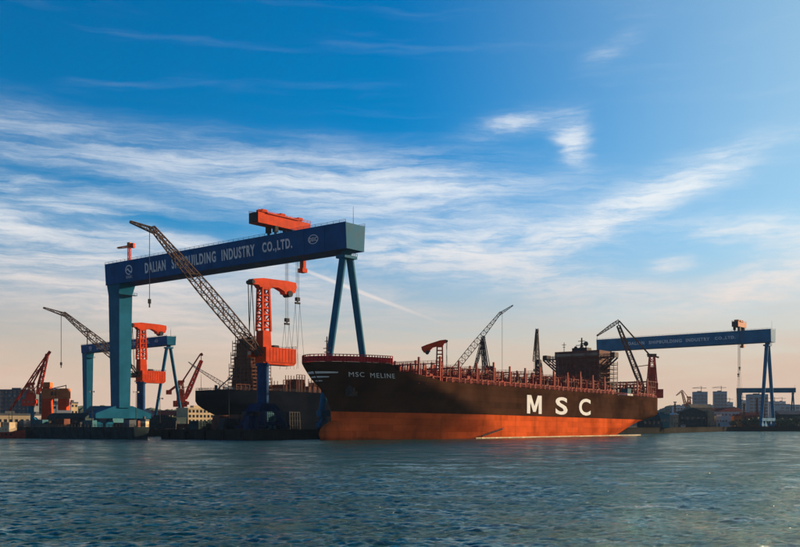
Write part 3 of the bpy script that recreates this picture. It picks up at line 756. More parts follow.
# ------------------------------------------------------------------ tower luffing cranes
def portal(mb_parent, k, col_h, col_d, col_mat, leg_mat, base=7.0):
    root = mb_parent
    for sx in (-1, 1):
        for sy in (-1, 1):
            MB().bar((sx*base*k, sy*base*k, 2.2*k), (sx*3.2*k, sy*3.2*k, 10*k), 2.0*k, 2.0*k).build('portal_leg', leg_mat, root)
            MB().box((sx*base-2.4)*k, (sx*base+2.4)*k, (sy*base-.8)*k, (sy*base+.8)*k, .9*k, 2.4*k).build('bogie', leg_mat, root)
            for q in (-1.5, 0, 1.5): MB().tube(((sx*base+q)*k, (sy*base-.4)*k, .55*k), ((sx*base+q)*k, (sy*base+.4)*k, .55*k), 1.1*k, 10).build('wheel', 'dark_steel', root)
    fr = MB()
    for s in (-1, 1): fr.bar((-base*k, s*base*k, 3.2*k), (base*k, s*base*k, 3.2*k), 1.4*k).bar((s*base*k, -base*k, 3.2*k), (s*base*k, base*k, 3.2*k), 1.4*k)
    fr.frustum((-7.2*k, 7.2*k, -4.5*k, 4.5*k, 8.6*k), (-4*k, 4*k, -4*k, 4*k, 12.2*k)); fr.build('portal_frame', leg_mat, root)
    MB().tube((0,0,11*k), (0,0,col_h), col_d, 20).tube((0,0,col_h-1.4*k), (0,0,col_h-.4*k), col_d*1.25, 20).build('column', col_mat, root)
def crane_a(label, loc, yaw, k=1.0, kink=(50, 91.5), tip=(60, 94.2), tilt=0.0, boom_mat='boom_grey', hook_drop=44, cmat='crane_blue', omat='orange', pivot=(1.5, 34), kx=1.0):
    root = thing('luffing_crane', label, 'crane', loc, yaw, 'tower luffing cranes')
    portal(root, k, 30.6*k, 5.4*k, cmat, 'shaded_blue')
    # machinery house and cab
    h = MB().box(-13*k*kx, 1.5*k, -3.6*k, 3.6*k, 31*k, 37.6*k).poly([(-13*k*kx, 31*k), (-12*k*kx, 29.8*k), (-1*k, 29.8*k), (1.5*k, 31*k)], 'y', -3.4*k, 3.4*k)
    h.box(-3.2*k, 2.8*k, -3.2*k, 3.2*k, 30.4*k, 31*k); ho = h.build('machinery_house', omat, root)
    v = MB()
    for i in range(9): x = (-12.4+i*1.45)*k*kx; v.box(x, x+.12*k, -3.66*k, 3.66*k, 31.4*k, 37.3*k)
    v.build('wall_rib', omat, ho)
    for x in (-10.5, -6.5): MB().box(x*k*kx, (x*kx+1.6)*k, -3.7*k, -3.6*k, 34*k, 35.6*k).build('window', 'glass', ho)
    MB().rail([(-13*k*kx, -3.5*k, 37.6*k), (1.4*k, -3.5*k, 37.6*k)], 1.2*k, 2*k, .16*k).rail([(-13*k*kx, 3.5*k, 37.6*k), (-13*k*kx, -3.5*k, 37.6*k)], 1.2*k, 2*k, .16*k).box(-9*k, -6*k, -1*k, 1*k, 37.6*k, 38.9*k).build('roof_rail', 'dark_steel', ho)
    cb = MB().box(2*k, 4.6*k, -5.2*k, -2.7*k, 33*k, 36*k).build('cab', omat, root)
    MB().box(4.55*k, 4.7*k, -5.0*k, -2.9*k, 34*k, 35.7*k).build('window', 'glass', cb)
    # tower: plated foot, open ladder-like frame above
    t = MB().frustum((-3.0*k, 2.2*k, -2.4*k, 2.4*k, 37.5*k), (-2.7*k, 2.0*k, -2.2*k, 2.2*k, 45*k)); t.build('tower_foot', omat, root)
    t = MB()
    for sx in (-1, 1):
        for sy in (-1, 1): t.bar(((-.4+sx*2.5)*k, sy*1.9*k, 44.8*k), ((-.2+sx*2.0)*k, sy*1.5*k, 64.5*k), .95*k)
    for i in range(7):
        z = (46.5+i*2.9)*k; q = 1-.02*i
        for sy in (-1, 1): t.bar((-2.8*k*q, sy*1.8*k*q, z), (2.0*k*q, sy*1.8*k*q, z), .7*k)
        for sx in (-2.8, 2.0): t.bar((sx*k*q, -1.8*k*q, z), (sx*k*q, 1.8*k*q, z), .55*k)
        if i < 6:
            for sx in (-2.8, 2.0): t.bar((sx*k*q, (-1.8 if i%2 else 1.8)*k*q, z), (sx*k*q, (1.8 if i%2 else -1.8)*k*q, z+2.9*k), .4*k)
    tw = t.build('tower', omat, root)
    MB().bar((-2.9*k, -2.4*k, 38*k), (-2.3*k, -2.0*k, 63*k), .35*k, .6*k).box(-5.6*k, -2.9*k, -2.2*k, -1.0*k, 41*k, 41.3*k).build('ladder', 'dark_steel', tw)
    # rocking head beam
    ct, stt = math.cos(R(tilt)), math.sin(R(tilt))
    def rt(x, z):
        z -= 66; x *= kx; return ((x*ct-z*stt)*k, (66+x*stt+z*ct)*k)
    pts = [(6, 66.2), (5.4, 67.6), (1, 68.6), (-10, 69.0), (-14.4, 68.8), (-14.7, 66.6), (-13.9, 64.0), (-11.2, 62.6), (-9.2, 62.9), (-8.8, 64.0), (-6, 65.3), (-3, 65.0), (-2.3, 64.1), (2.2, 64.1), (3, 65.2), (5.6, 65.2)]
    hd = MB().poly([rt(*p) for p in pts], 'y', -1.7*k, 1.7*k).build('head_beam', omat, root)
    sv = MB()
    for (x, z, r) in ((-11.5, 63.2, 1.5), (5.6, 66.2, .9)):
        xx, zz = rt(x, z); sv.tube((xx, -2.0*k, zz), (xx, 2.0*k, zz), 2*r*k, 14)
    sv.build('sheave', 'dark_steel', hd)
    hx, hz = rt(5.8, 66.0)
    # boom
    p0 = Vector((pivot[0]*k, 0, pivot[1]*k)); p1 = Vector((kink[0], 0, kink[1])); p2 = Vector((tip[0], 0, tip[1]))
    sec = lambda t: (2.0*k*(1-.55*abs(t-.35)/.65), (2.3*min(1, .35+t*4)*min(1, .30+(1-t)*1.6))*k)
    bo = MB().lattice(p0, p1, 19, sec, .46*k, .24*k).build('boom', boom_mat, root)
    fj = MB().lattice(p1-(p1-p0).normalized()*2*k, p2, 5, lambda t: (.9*k*(1-.6*t), 1.0*k*(1-.7*t)), .34*k, .2*k)
    fj.build('boom_tip', 'boom_dark', bo)
    d = (p1-p0).normalized(); nrm = Vector((-d.z, 0, d.x))
    if nrm.z < 0: nrm = -nrm
    nd = p0+d*(p1-p0).length*.115+nrm*2.6*k
    st = MB()
    for s in (-1, 1): st.bar((hx, s*1.2*k, hz), (nd.x, s*1.6*k, nd.z), .3*k)
    st.build('luffing_tie', 'boom_dark', root)
    MB().bar((hx-.8*k, 0, hz), (nd.x+1.6*k, 0, nd.z+1.8*k), .22*k).build('luffing_tie', 'boom_dark', root)
    gn = MB().bar(nd-Vector((0,1.6*k,0)), nd+Vector((0,1.6*k,0)), .5*k)
    for s in (-1, 1): gn.bar(nd+Vector((0,s*1.5*k,0)), p0+d*2+Vector((0,s*1.2*k,0)), .4*k).bar(nd+Vector((0,s*1.5*k,0)), p0+d*(p1-p0).length*.2+Vector((0,s*1.5*k,0)), .4*k)
    gn.build('boom_gantry', boom_mat, bo)
    if hook_drop:
        q = p1+(p2-p1)*.12; rp = MB()
        for s in (-.25, .25): rp.bar((q.x+s*k, s*k, q.z), (q.x+s*k, s*k, q.z-hook_drop*k), .12*k)
        rp.build('hoist_rope', 'rope', root)
        MB().box(q.x-.5*k, q.x+.5*k, -.4*k, .4*k, q.z-(hook_drop+1.8)*k, q.z-hook_drop*k).bar((q.x, 0, q.z-(hook_drop+1.8)*k), (q.x, 0, q.z-(hook_drop+3.4)*k), .4*k).build('hook_block', 'dark_steel', root)
    return root
P1 = P(10, -40, GZ)
crane_a('bright orange luffing crane on blue column, its long lattice boom crossing the tallest gantry', P1, PSI+math.pi, 1.0, (60.5, 82), (70.9, 82.6), kx=1.35, hook_drop=29)
crane_a('orange luffing crane seen just right of the tallest gantry\'s box leg', px(141, 640, GZ), PSI+math.pi, 1.03, (57.5, 72), (71, 74), 2.0, 'boom_dark', 30, kx=1.3)
crane_a('orange luffing crane with tilted head beam, rising behind the ship\'s foredeck', px(440, 545, GZ), 0.0, .735, (34.5, 66.5), (41.5, 70.5), 20.0, 'boom_grey', 50)
crane_a('dark-boomed crane half hidden behind the scaffolded deckhouse of the navy ship', px(249, 720, GZ), R(180), .62, (41.5, 46.5), (45.5, 49.8), 0.0, 'boom_dark', 0)

def crane_b(label, loc, yaw, k=1.0, foot=(7, 31), apex=(28, 84), jib=(44, 73), top=58.0, mat='boom_dark', house='house_dim', leg='shaded_blue', lever=False, tail=(20,88), rope=12, th=1.0, group='double-link luffing cranes'):
    root = thing('link_crane', label, 'crane', loc, yaw, group)
    portal(root, k, 24*k, 6*k, leg, leg)
    h = MB().box(-8*k, 6*k, -4*k, 4*k, 24*k, 31*k).box(-4*k, 4*k, -3.4*k, 3.4*k, 31*k, 36*k); ho = h.build('machinery_house', house, root)
    for x in (-6, -2, 2): MB().box(x*k, (x+1.5)*k, -4.1*k, -4.0*k, 27.2*k, 29*k).build('window', 'glass', ho)
    MB().box(4.5*k, 7.6*k, -5.4*k, -2.6*k, 26.5*k, 30*k).build('cab', house, root)
    t = MB().lattice((0,0,35.5*k), (0,0,top*k), 6, lambda q: (3.2*k*(1-.45*q), 3.2*k*(1-.45*q)), .8*k, .42*k, (1,0,0))
    t.frustum((-2.6*k, 2.6*k, -2.4*k, 2.4*k, 35.9*k), (-2*k, 2*k, -1.9*k, 1.9*k, (top-8)*k)); tw = t.build('tower', house, root)
    MB().box(-3.2*k, 3.4*k, -1.8*k, 1.8*k, top*k, (top+2.4)*k).bar((-5.5*k, 0, (top-.5)*k), (4*k, 0, (top+2)*k), 1.2*k).build('tower_head', mat, tw)
    a0 = Vector((foot[0], 0, foot[1]))*k; a1 = Vector((apex[0], 0, apex[1]))*k; a2 = Vector((jib[0], 0, jib[1]))*k; a3 = Vector((tail[0], 0, tail[1]))*k
    MB().lattice(a0, a1, 14, lambda q: (1.9*k*(1-.5*q), 2.2*k*min(1, .3+q*3)*(1-.5*q)), .62*k*th, .32*k*th).build('boom', mat, root)
    fj = MB().lattice(a3, a2, 8, lambda q: (.9*k, 1.3*k*(1-abs(q-.3))), .42*k*th, .24*k*th); fj.bar(a3, a1, .6*k)
    fj.build('fly_jib', mat, root)
    tp = Vector((2*k, 0, (top+1.6)*k)); mb = MB()
    for s in (-1, 1): mb.bar(tp+Vector((0,s*k,0)), a3+Vector((0,s*.7*k,0)), .5*k*th)
    mb.build('tie_bar', mat, root)
    mb = MB(); e = a0.lerp(a1, .35)
    mb.bar(tp-Vector((0,0,8*k)), e, .6*k); mb.build('luffing_rack', mat, root)
    if lever:
        MB().bar((1*k, 0, (top+1)*k), (-15*k, 0, (top-11)*k), 1.6*k, 2.4*k).box(-17*k, -12*k, -2.4*k, 2.4*k, (top-14)*k, (top-9)*k).build('counterweight_lever', house, root)
    if rope:
        MB().bar(a2, a2-Vector((0,0,rope*k)), .2*k).box(a2.x-.7*k, a2.x+.7*k, -.5*k, .5*k, a2.z-(rope+2)*k, a2.z-rope*k).build('hoist_rope', 'rope', root)
    return root
crane_b('rust-red luffing crane beyond the ship\'s stern, folded boom in front of the far gantry', px(652, 768, GZ), R(180), 1.0, (7, 31), (27, 82), (44, 74), 57, 'scaffold', 'red_crane', tail=(26.5, 86), th=1.25)
crane_b('dark crane seen end-on behind the ship, close left of its accommodation block', px(539, 629, GZ), R(252), .83, (4, 34), (10, 74), (22, 52), 52, 'boom_dark', 'boom_dark', rope=6, tail=(8, 78))
crane_b('dark crane seen end-on behind the ship, under the boom of the tilted orange crane', px(490, 590, GZ), R(112), .78, (5, 34), (13, 70), (30, 44), 47, 'boom_dark', 'boom_dark', rope=0, tail=(11, 74))
crane_b('red crane with raised boom on the far quay, left of the navy stern', px(181, 790, GZ), R(35), .72, (5, 33), (25, 78), (26, 84), 52, 'red_crane', 'orange', 'orange', True, tail=(24, 86), rope=0, th=1.9)
crane_b('red lattice crane with folded boom at the far left edge', px(31, 600, GZ), 0.0, .60, (7, 36), (17, 78), (-23, 18), 46, 'red_crane', 'red_crane', 'gantry_blue', False, tail=(20, 81), rope=0, th=1.5)
crane_b('small pale orange far crane behind the big ship\'s stern', px(689, 1120, GZ), R(180), .68, (5, 34), (12, 60), (22, 54), 50, 'tan_orange', 'tan_orange', 'tan_orange', False, tail=(11, 63), rope=0)

# orange column crane at the far left
def column_crane():
    r = thing('column_crane', 'orange column with box house and hanging sheave, far left beside the blue gantry', 'crane', px(47.5, 620, GZ), 0)
    MB().frustum((-3.2,3.2,-3,3,0), (-2.2,2.2,-2.4,2.4,27)).build('column', 'orange', r)
    h = MB().box(-3, 14, -3, 3, 19.5, 26).box(-2.6, 2.6, -2.8, 2.8, 27, 30).build('house', 'tan_orange', r)
    MB().box(8, 13.4, -3.4, 3.2, 12, 19.4).build('cab', 'orange', r)
    for x in (3.2, 5.4): MB().box(x, x+1.4, -3.1, -3.0, 21.5, 24).build('window', 'glass', h)
    MB().bar((3, 0, 26), (12, 0, 28), .5).bar((12, 0, 26), (12, 0, 28.4), .4).build('stay', 'dark_steel', h)
column_crane()

# ------------------------------------------------------------------ the second ship, in the dock
def make_second_ship():
    DK = 26.2
    st = P(66, -128-15); root = thing('cargo_ship', 'dark navy ship in the dock, its stern towards the left', 'ship', (st.x, st.y, 0), PSI)
    Lx = 200.0; hbm = 15.5
    mb = MB(); n = 60; xs = [Lx*(i/n)**1.4 for i in range(n+1)]
    zs = [-3, 0, 3, 6, 8, 10, 12, 14, 16, 18, 20, 22, 24, DK]
    def half(x, z):
        up = smooth(6, 19, z)                        # counter stern: narrow low down, full at deck
        x0 = interp(z, (-3, 4, 8, 12, 16, 19, 27), (26, 20, 12, 6, 2, 0, 0))
        t = min(1, max(0, (x-x0)/interp(z, (0, 10, 20), (60, 44, 20)))); f = (1-(1-t)**2)**.75
        e = .86*smooth(8, 20, z)
        fw = min(1, max(0, (Lx-x)/45)); g = (1-(1-fw)**2)**.7
        return hbm*(e+(1-e)*f)*g, max(x, x0)
    rows = [[(half(x, z)[1], half(x, z)[0], z) for x in xs] for z in zs]; m = n+1
    for sg in (-1, 1):
        mb.add([(x, sg*y, z) for r in rows for (x, y, z) in r], [(i*m+j, i*m+j+1, (i+1)*m+j+1, (i+1)*m+j) for i in range(len(rows)-1) for j in range(n)])
    for i in range(len(rows)-1):
        a, b = rows[i][0], rows[i+1][0]; mb.add([(a[0],-a[1],a[2]), (a[0],a[1],a[2]), (b[0],b[1],b[2]), (b[0],-b[1],b[2])], [(0,1,2,3)])
    o = mb.build('hull', 'hull_navy', root); bm = bmesh.new(); bm.from_mesh(o.data); bmesh.ops.remove_doubles(bm, verts=bm.verts, dist=.01); bmesh.ops.recalc_face_normals(bm, faces=bm.faces)
    for f in bm.faces: f.smooth = True
    for e in bm.edges:
        if len(e.link_faces) == 2 and e.calc_face_angle(0) > R(30): e.smooth = False
    bm.to_mesh(o.data); bm.free()
    vs = []
    for x in xs: h = half(x, DK)[0]-.1; vs += [(x, -h, DK-.5), (x, h, DK-.5)]
    MB().add(vs, [(2*i, 2*i+2, 2*i+3, 2*i+1) for i in range(n)]).build('main_deck', 'deck', root)
    rl = MB()
    for sg in (-1, 1): rl.rail([(.3, sg*13, DK), (30, sg*15.2, DK), (150, sg*15.2, DK)], 1.3, 2.5, .16)
    rl.rail([(.3, -13, DK), (.3, 13, DK)], 1.3, 2.5, .16); rl.build('deck_rail', 'dark_steel', root)
    fl = MB().tube((.6, 9, DK), (.6, 9, DK+9), .3, 6, .16).build('flagstaff', 'dark_steel', root)
    # deckhouse wrapped in scaffolding
    bx = 24.0; lv = [(0, 12, -9, 9.5), (6.5, 12, -8, 8.6), (14, 10.6, -7.2, 7.0), (21, 8.4, -6.6, 5.6), (28.6, 6.0, -5.0, 3.0), (31.2, 0, 0, 0)]
    dh = MB()
    for (z, d, y0, y1), nx in zip(lv, lv[1:]): dh.box(bx, bx+d, y0, y1, DK-.5+z+(.01 if z else 0), DK-.5+nx[0])
    house = dh.build('deckhouse', 'brown_block', root)
    sc = MB(); rnd = random.Random(4)
    for (z, d, y0, y1), nx in zip(lv, lv[1:]):
        X0, X1, Y0, Y1 = bx-1.5, bx+d+1.5, y0-1.5, y1+1.5; zb, zt = DK-.5, DK-.5+nx[0]+1.4
        if z == 28.6: zt = DK-.5+31.6
        pts = [(X0+(X1-X0)*i/5, y) for i in range(6) for y in (Y0, Y1)]+[(x, Y0+(Y1-Y0)*i/6) for i in range(7) for x in (X0, X1)]
        for (x, y) in pts: sc.bar((x, y, DK-.5+z), (x, y, zt+rnd.random()*1.5), .26)
        q = z
        while q < nx[0]+.5:
            zz = DK-.5+q+1.6
            for y in (Y0, Y1): sc.bar((X0, y, zz), (X1, y, zz), .24)
            for x in (X0, X1): sc.bar((x, Y0, zz), (x, Y1, zz), .24)
            if rnd.random() < .75: sc.box(X0, X0+1.2, Y0, Y1, zz-.5, zz-.3); sc.box(X0, X1, Y0, Y0+1.2, zz-.5, zz-.3)
            q += 2.1
    sc.build('scaffolding', 'scaffold', house)
    for i, (x0, x1, y0, y1, h) in enumerate(((46, 54, -11, 2, 7), (56, 63, -12, -3, 10.5), (66, 80, -12.5, 4, 6.5), (82, 90, -11, 3, 9.5), (92, 104, -13, 0, 8.5), (106, 116, -12, 2, 6), (10, 20, -10, 8, 3.4), (118, 140, -11, 6, 5))):
        b = MB().box(x0, x1, y0, y1, DK-.5, DK+h-2.6)
        for k in range(4): x = x0+(x1-x0)*k/3; b.bar((x, y0-.4, DK-.5), (x, y0-.4, DK+h), .4).bar((x, y1, DK-.5), (x, y1, DK+h), .35)
        b.rail([(x0, y0-.2, DK+h-2.6), (x1, y0-.2, DK+h-2.6)], 1.3, 1.8, .2).bar((x0, y0-.4, DK+h), (x1, y0-.4, DK+h), .35)
        b.build('deck_structure', 'brown_block', root)
    MB().bar((6, 2, DK), (20, -2, DK+13), .5).bar((6, 2, DK), (6, 2, DK+3), .9).build('deck_derrick', 'dark_steel', root)
make_second_ship()
def dock_gate():
    a, b = P(-22, -86), P(-30, -181); d = (b-a); L = d.length; ang = math.atan2(d.y, d.x)
    r = thing('dock_gate', 'long dark caisson gate closing the dry dock at the water\'s edge', 'dock gate', (a.x, a.y, 0), ang)
    MB().poly([(-3,-2), (3.5,-2), (4.5,5.6), (-4.5,5.6)], 'x', 0, L).build('caisson', 'green_shed', r)
    rb = MB()
    for i in range(20): y = 2+i*(L-4)/19; rb.bar((y, 3.7, -.5), (y, 4.75, 5.4), .5)
    rb.build('rib', 'green_shed', r)
    MB().rail([(0, 4, 5.6), (L, 4, 5.6)], 1.2, 2.5, .16).rail([(0, -4, 5.6), (L, -4, 5.6)], 1.2, 2.5, .16).build('hand_rail', 'dark_steel', r)
    for x in (8, L-8): MB().box(x-2, x+2, -2, 2, 5.6, 8.8).build('pump_house', 'grey_wall', r)
dock_gate()

# ------------------------------------------------------------------ buildings
def building(name, label, cat, c, w, d, h, wall, roof='flat', rows=0, cols=0, rz=0.0, roof_mat='grey_wall', group=None, win=(1.6, 1.7), z=GZ, door=True, side=0):
    r = thing(name, label, cat, (c.x, c.y, z), rz, group)
    MB().box(-w/2, w/2, 0, d, 0, h).build('wall', wall, r)
    if roof == 'flat':
        b = MB(); t = .5
        for q in ((-w/2-.2, w/2+.2, -.2, t), (-w/2-.2, w/2+.2, d-t, d+.2), (-w/2-.2, -w/2+t, t, d-t), (w/2-t, w/2+.2, t, d-t)): b.box(*q, h-.1, h+.9)
        b.box(-w*.2, w*.1, d*.3, d*.6, h-.05, h+2.4); b.build('roof', roof_mat, r)
    elif roof == 'gable':
        rh = min(d, w)*.16+1
        MB().poly([(-.5, h), (d+.5, h), (d/2, h+rh)], 'x', -w/2-.4, w/2+.4).build('roof', roof_mat, r)
    elif roof == 'gable_x':
        rh = w*.14+1; MB().poly([(-w/2-.5, h), (w/2+.5, h), (0, h+rh)], 'y', -.4, d+.4).build('roof', roof_mat, r)
    wme = None
    for i in range(rows):
        for j in range(cols):
            x = -w/2+w*(j+.5)/cols; zz = h*(i+.62)/rows-.2
            if wme is None: o = MB().box(-win[0]/2, win[0]/2, -.07, .05, -win[1]/2, win[1]/2).build('window', 'glass', r); wme = o.data
            else: o = link('window', wme, None, r)
            o.location = (x, 0, zz)
    if side:
        sme = None
        for i in range(rows):
            for j in range(side):
                if sme is None: o = MB().box(-.05, .07, -win[0]/2, win[0]/2, -win[1]/2, win[1]/2).build('window', 'glass', r); sme = o.data
                else: o = link('window', sme, None, r)
                o.location = (w/2, d*(j+.5)/side, h*(i+.62)/rows-.2)
    if door: MB().box(-w*.32, -w*.32+min(4, w*.12), -.1, .05, 0, min(4.2, h*.5)).build('door', 'dark_steel', r)
    return r
# left shore
building('office_building', 'cream office block with rows of dark windows under the navy stern', 'building', px(203, 640), 25, 12, 13.0, 'cream_wall', 'flat', 4, 8, R(51), 'cream_wall', win=(1.7, 1.8), side=3)
building('warehouse', 'long dull red shed between the A-shaped legs and the cream office', 'warehouse', px(165, 705), 40, 20, 9, 'red_roof', 'gable', 1, 9, R(-6), 'red_roof')
building('apartment_block', 'tall dark grey block at the far left behind the red crane', 'building', px(15, 820), 26, 20, 32, 'grey_wall', 'flat', 9, 7, 0)
building('apartment_block', 'broad dark teal-grey block behind the orange column at far left', 'building', px(40, 860), 26, 22, 29, 'grey_wall', 'flat', 8, 7, 0)
building('warehouse', 'low cream shed under the red lattice crane at far left', 'warehouse', px(14, 575), 20, 12, 8.5, 'cream_wall', 'flat', 1, 6, R(45))
building('warehouse', 'small white shed between the teal crane legs and the orange column', 'warehouse', px(40, 650), 8, 8, 9, 'pale_wall', 'flat', 1, 2, R(51))
building('warehouse', 'grey flat-roofed shed right of the orange column', 'warehouse', px(62, 720), 14, 14, 18, 'tower_wall', 'flat', 3, 4, R(40))
building('warehouse', 'narrow cream tower building against the smaller gantry\'s leg', 'building', px(74.5, 730), 6, 6, 19, 'cream_wall', 'flat', 4, 2, R(51))
building('warehouse', 'teal shed behind the sill of the tallest gantry\'s box leg', 'warehouse', px(99, 650), 20, 16, 12, 'teal_wall', 'gable', 1, 5, R(-10), 'teal_wall')
building('warehouse', 'dark long shed behind the dock left of the box leg', 'warehouse', px(66, 590), 26, 12, 7, 'green_shed', 'gable', 1, 6, R(-12), 'green_shed')
building('warehouse', 'dark shed close behind the quay, right of the box leg', 'warehouse', px(158, 625), 30, 10, 6.5, 'green_shed', 'flat', 1, 8, R(-25), 'green_shed')
building('gatehouse', 'tiny pale booth with a lamp post at the quay edge right of the box leg', 'booth', px(143, 500), 3.2, 3, 4.6, 'cream_wall', 'flat', 1, 2, R(-20))
# ship blocks and cargo standing on the left yard
yard = [(22, 556, 7, 5, 4.5, 'brown_block', 'rust-brown'), (36, 552, 9, 5, 5.5, 'teal_wall', 'teal'), (50, 560, 8, 6, 3.6, 'green_shed', 'dark green'), (60, 556, 6, 5, 6, 'brown_block', 'brown'), (72, 566, 10, 5, 4.2, 'dark_steel', 'black'),
        (87, 562, 7, 5, 5.2, 'teal_wall', 'blue-green'), (119, 560, 9, 5, 3.8, 'dark_steel', 'charcoal'), (133, 556, 6, 5, 5.0, 'brown_block', 'rusty'), (153, 548, 8, 5, 3.4, 'green_shed', 'dull green'), (168, 575, 10, 6, 4.8, 'dark_steel', 'dark grey'), (181, 570, 7, 5, 3.2, 'brown_block', 'reddish')]
near = ['under the red crane at far left', 'below the orange column', 'right of the orange column', 'left of the smaller gantry\'s leg', 'under the smaller gantry\'s leg', 'left of the box leg\'s sill', 'in front of the box leg\'s sill', 'left of the pale booth', 'right of the pale booth', 'below the red shed', 'below the cream office']
for (u, d, w, dd, h, mt, cn), nr in zip(yard, near):
    c = px(u, d); r = thing('hull_block', '%s steel hull block on the quay %s' % (cn, nr), 'steel block', (c.x, c.y, GZ), R(random.uniform(-25, 10)), 'hull blocks on the left quay')
    MB().frustum((-w/2, w/2, 0, dd, .5), (-w/2+.6, w/2, 0, dd, h)).build('shell', mt, r)
    rb = MB()
    for k in range(5): x = -w/2+.8+k*(w-1.4)/4; rb.bar((x, -.2, .5), (x, -.2, h-.3), .3)
    rb.bar((-w/2+.4, -.2, h*.5), (w/2-.1, -.2, h*.5), .3); rb.build('frame', mt, r)
    for x in (-w/2+.8, w/2-.8): MB().box(x-.5, x+.5, 0, dd, 0, .52).build('support_block', 'dark_steel', r)
building('quay_shed', 'small teal shed on the quay just behind the ship\'s stern', 'shed', px(664.5, 742), 9, 6, 10, 'teal_wall', 'flat', 1, 3, R(20), 'teal_wall')
building('warehouse', 'small tan hut on the quay right of the ship\'s stern', 'shed', px(676, 1000), 7, 7, 13, 'tan_wall', 'gable_x', 2, 2, R(30), 'pale_wall')
building('warehouse', 'low dark shed on the quay end behind the ship\'s stern', 'shed', px(652, 735), 16, 8, 7, 'green_shed', 'gable', 1, 4, R(20), 'green_shed')
fing = [(2, -52, 9, 5, 5.5, 'dark_steel', 'black', 'left of the bright orange crane\'s base'), (6, -62, 7, 5, 7, 'brown_block', 'rust-brown', 'well left of the bright orange crane\'s base'), (3, -72, 10, 6, 4.4, 'green_shed', 'dull green', 'behind the dock gate\'s right end'),
        (-2, -33, 6, 4, 6.5, 'shaded_blue', 'dark blue', 'right of the bright orange crane\'s base'), (20, -56, 9, 6, 9, 'dark_steel', 'tall charcoal', 'between the bright orange crane and the navy ship'), (26, -70, 10, 6, 7.5, 'brown_block', 'brown', 'against the navy ship\'s stern quarter'),
        (36, -62, 8, 6, 10.5, 'teal_wall', 'tall teal', 'against the navy ship\'s side'), (48, -58, 9, 6, 9, 'dark_steel', 'slate', 'between the navy ship and the A-shaped leg')]
for (s_, w_, w, dd, h, mt, cn, nr) in fing:
    c = P(s_, w_); r = thing('hull_block', '%s steel hull block %s' % (cn, nr), 'steel block', (c.x, c.y, GZ), PSI+R(random.uniform(-12, 12)), 'hull blocks on the finger quay')
    MB().frustum((-w/2, w/2, 0, dd, .5), (-w/2+1.0, w/2-.4, .3, dd, h)).build('shell', mt, r)
    rb = MB()
    for k in range(5): x = -w/2+.9+k*(w-1.9)/4; rb.bar((x, -.15, .5), (x, .15, h-.3), .3)
    for k in range(3): rb.bar((-w/2+.3, -.12, h*(k+1)/4), (w/2-.2, -.12, h*(k+1)/4), .26)
    rb.build('frame', mt, r)
    for x in (-w/2+.8, w/2-.8): MB().box(x-.5, x+.5, 0, dd, 0, .52).build('support_block', 'dark_steel', r)
for u, d, h, lb in ((12, 570, 20, 'thin lamp post at far left beside the red work boat'), (56, 575, 24, 'thin lamp post right of the orange column'), (92, 560, 22, 'thin lamp post left of the tallest gantry\'s sill'), (136, 565, 22, 'thin lamp post left of the pale booth'), (160, 560, 18, 'thin lamp post in front of the long red shed'), (229, 455, 20, 'thin lamp post on the finger quay left of the bright orange crane')):
    c = px(u, d); r = thing('lamp_post', lb, 'lamp post', (c.x, c.y, GZ), R(random.uniform(0, 60)), 'lamp posts in the yard')
    MB().tube((0,0,0), (0,0,h), .5, 8, .26).build('pole', 'dark_steel', r)
    MB().bar((-1.6,0,h), (1.6,0,h), .3).build('crossarm', 'dark_steel', r)
    for x in (-1.4, 1.4): MB().box(x-.45, x+.45, -.5, .2, h-.5, h+.3).build('floodlight', 'pale_wall', r)
# right shore
RS = [('warehouse', 'dark green-grey shed at the water right of the ship\'s stern', 693, 1020, 28, 24, 16, 'green_shed', 'gable_x', 1, 5, 'green_shed'),
      ('warehouse', 'tan end building beside the dark green-grey shed', 711, 1025, 7, 20, 17, 'tan_wall', 'flat', 3, 2, 'tan_wall'),
      ('warehouse', 'tan low shed roof rising behind the dark green-grey shed', 702, 1090, 24, 20, 22, 'tan_wall', 'gable', 1, 5, 'tan_wall'),
      ('warehouse', 'pale shed with lit wall left of the hazy low gantry', 722, 1030, 12, 18, 11, 'pale_wall', 'flat', 1, 4, 'pale_wall'),
      ('warehouse', 'red-roofed long hall behind the pale shed', 728, 1120, 34, 22, 18, 'pale_wall', 'gable', 2, 8, 'red_roof'),
      ('warehouse', 'small orange-brown hut below the hazy low gantry\'s left leg', 738, 1035, 8, 10, 12, 'tan_orange', 'gable_x', 1, 2, 'red_roof'),
      ('warehouse', 'brown shed between the hazy gantry leg and the far gantry leg', 753, 1060, 22, 16, 13, 'brown_block', 'gable', 1, 5, 'red_roof'),
      ('warehouse', 'dark hall at the right edge behind the A-shaped leg', 793, 1050, 30, 20, 14, 'green_shed', 'gable', 1, 6, 'grey_wall')]
for nm, lb, u, d, w, dd, h, wl, rf, ro, co, rm in RS: building(nm, lb, 'warehouse', px(u, d), w, dd, h, wl, rf, ro, co, R(random.uniform(-6, 6)), rm, win=(1.8, 2.0))
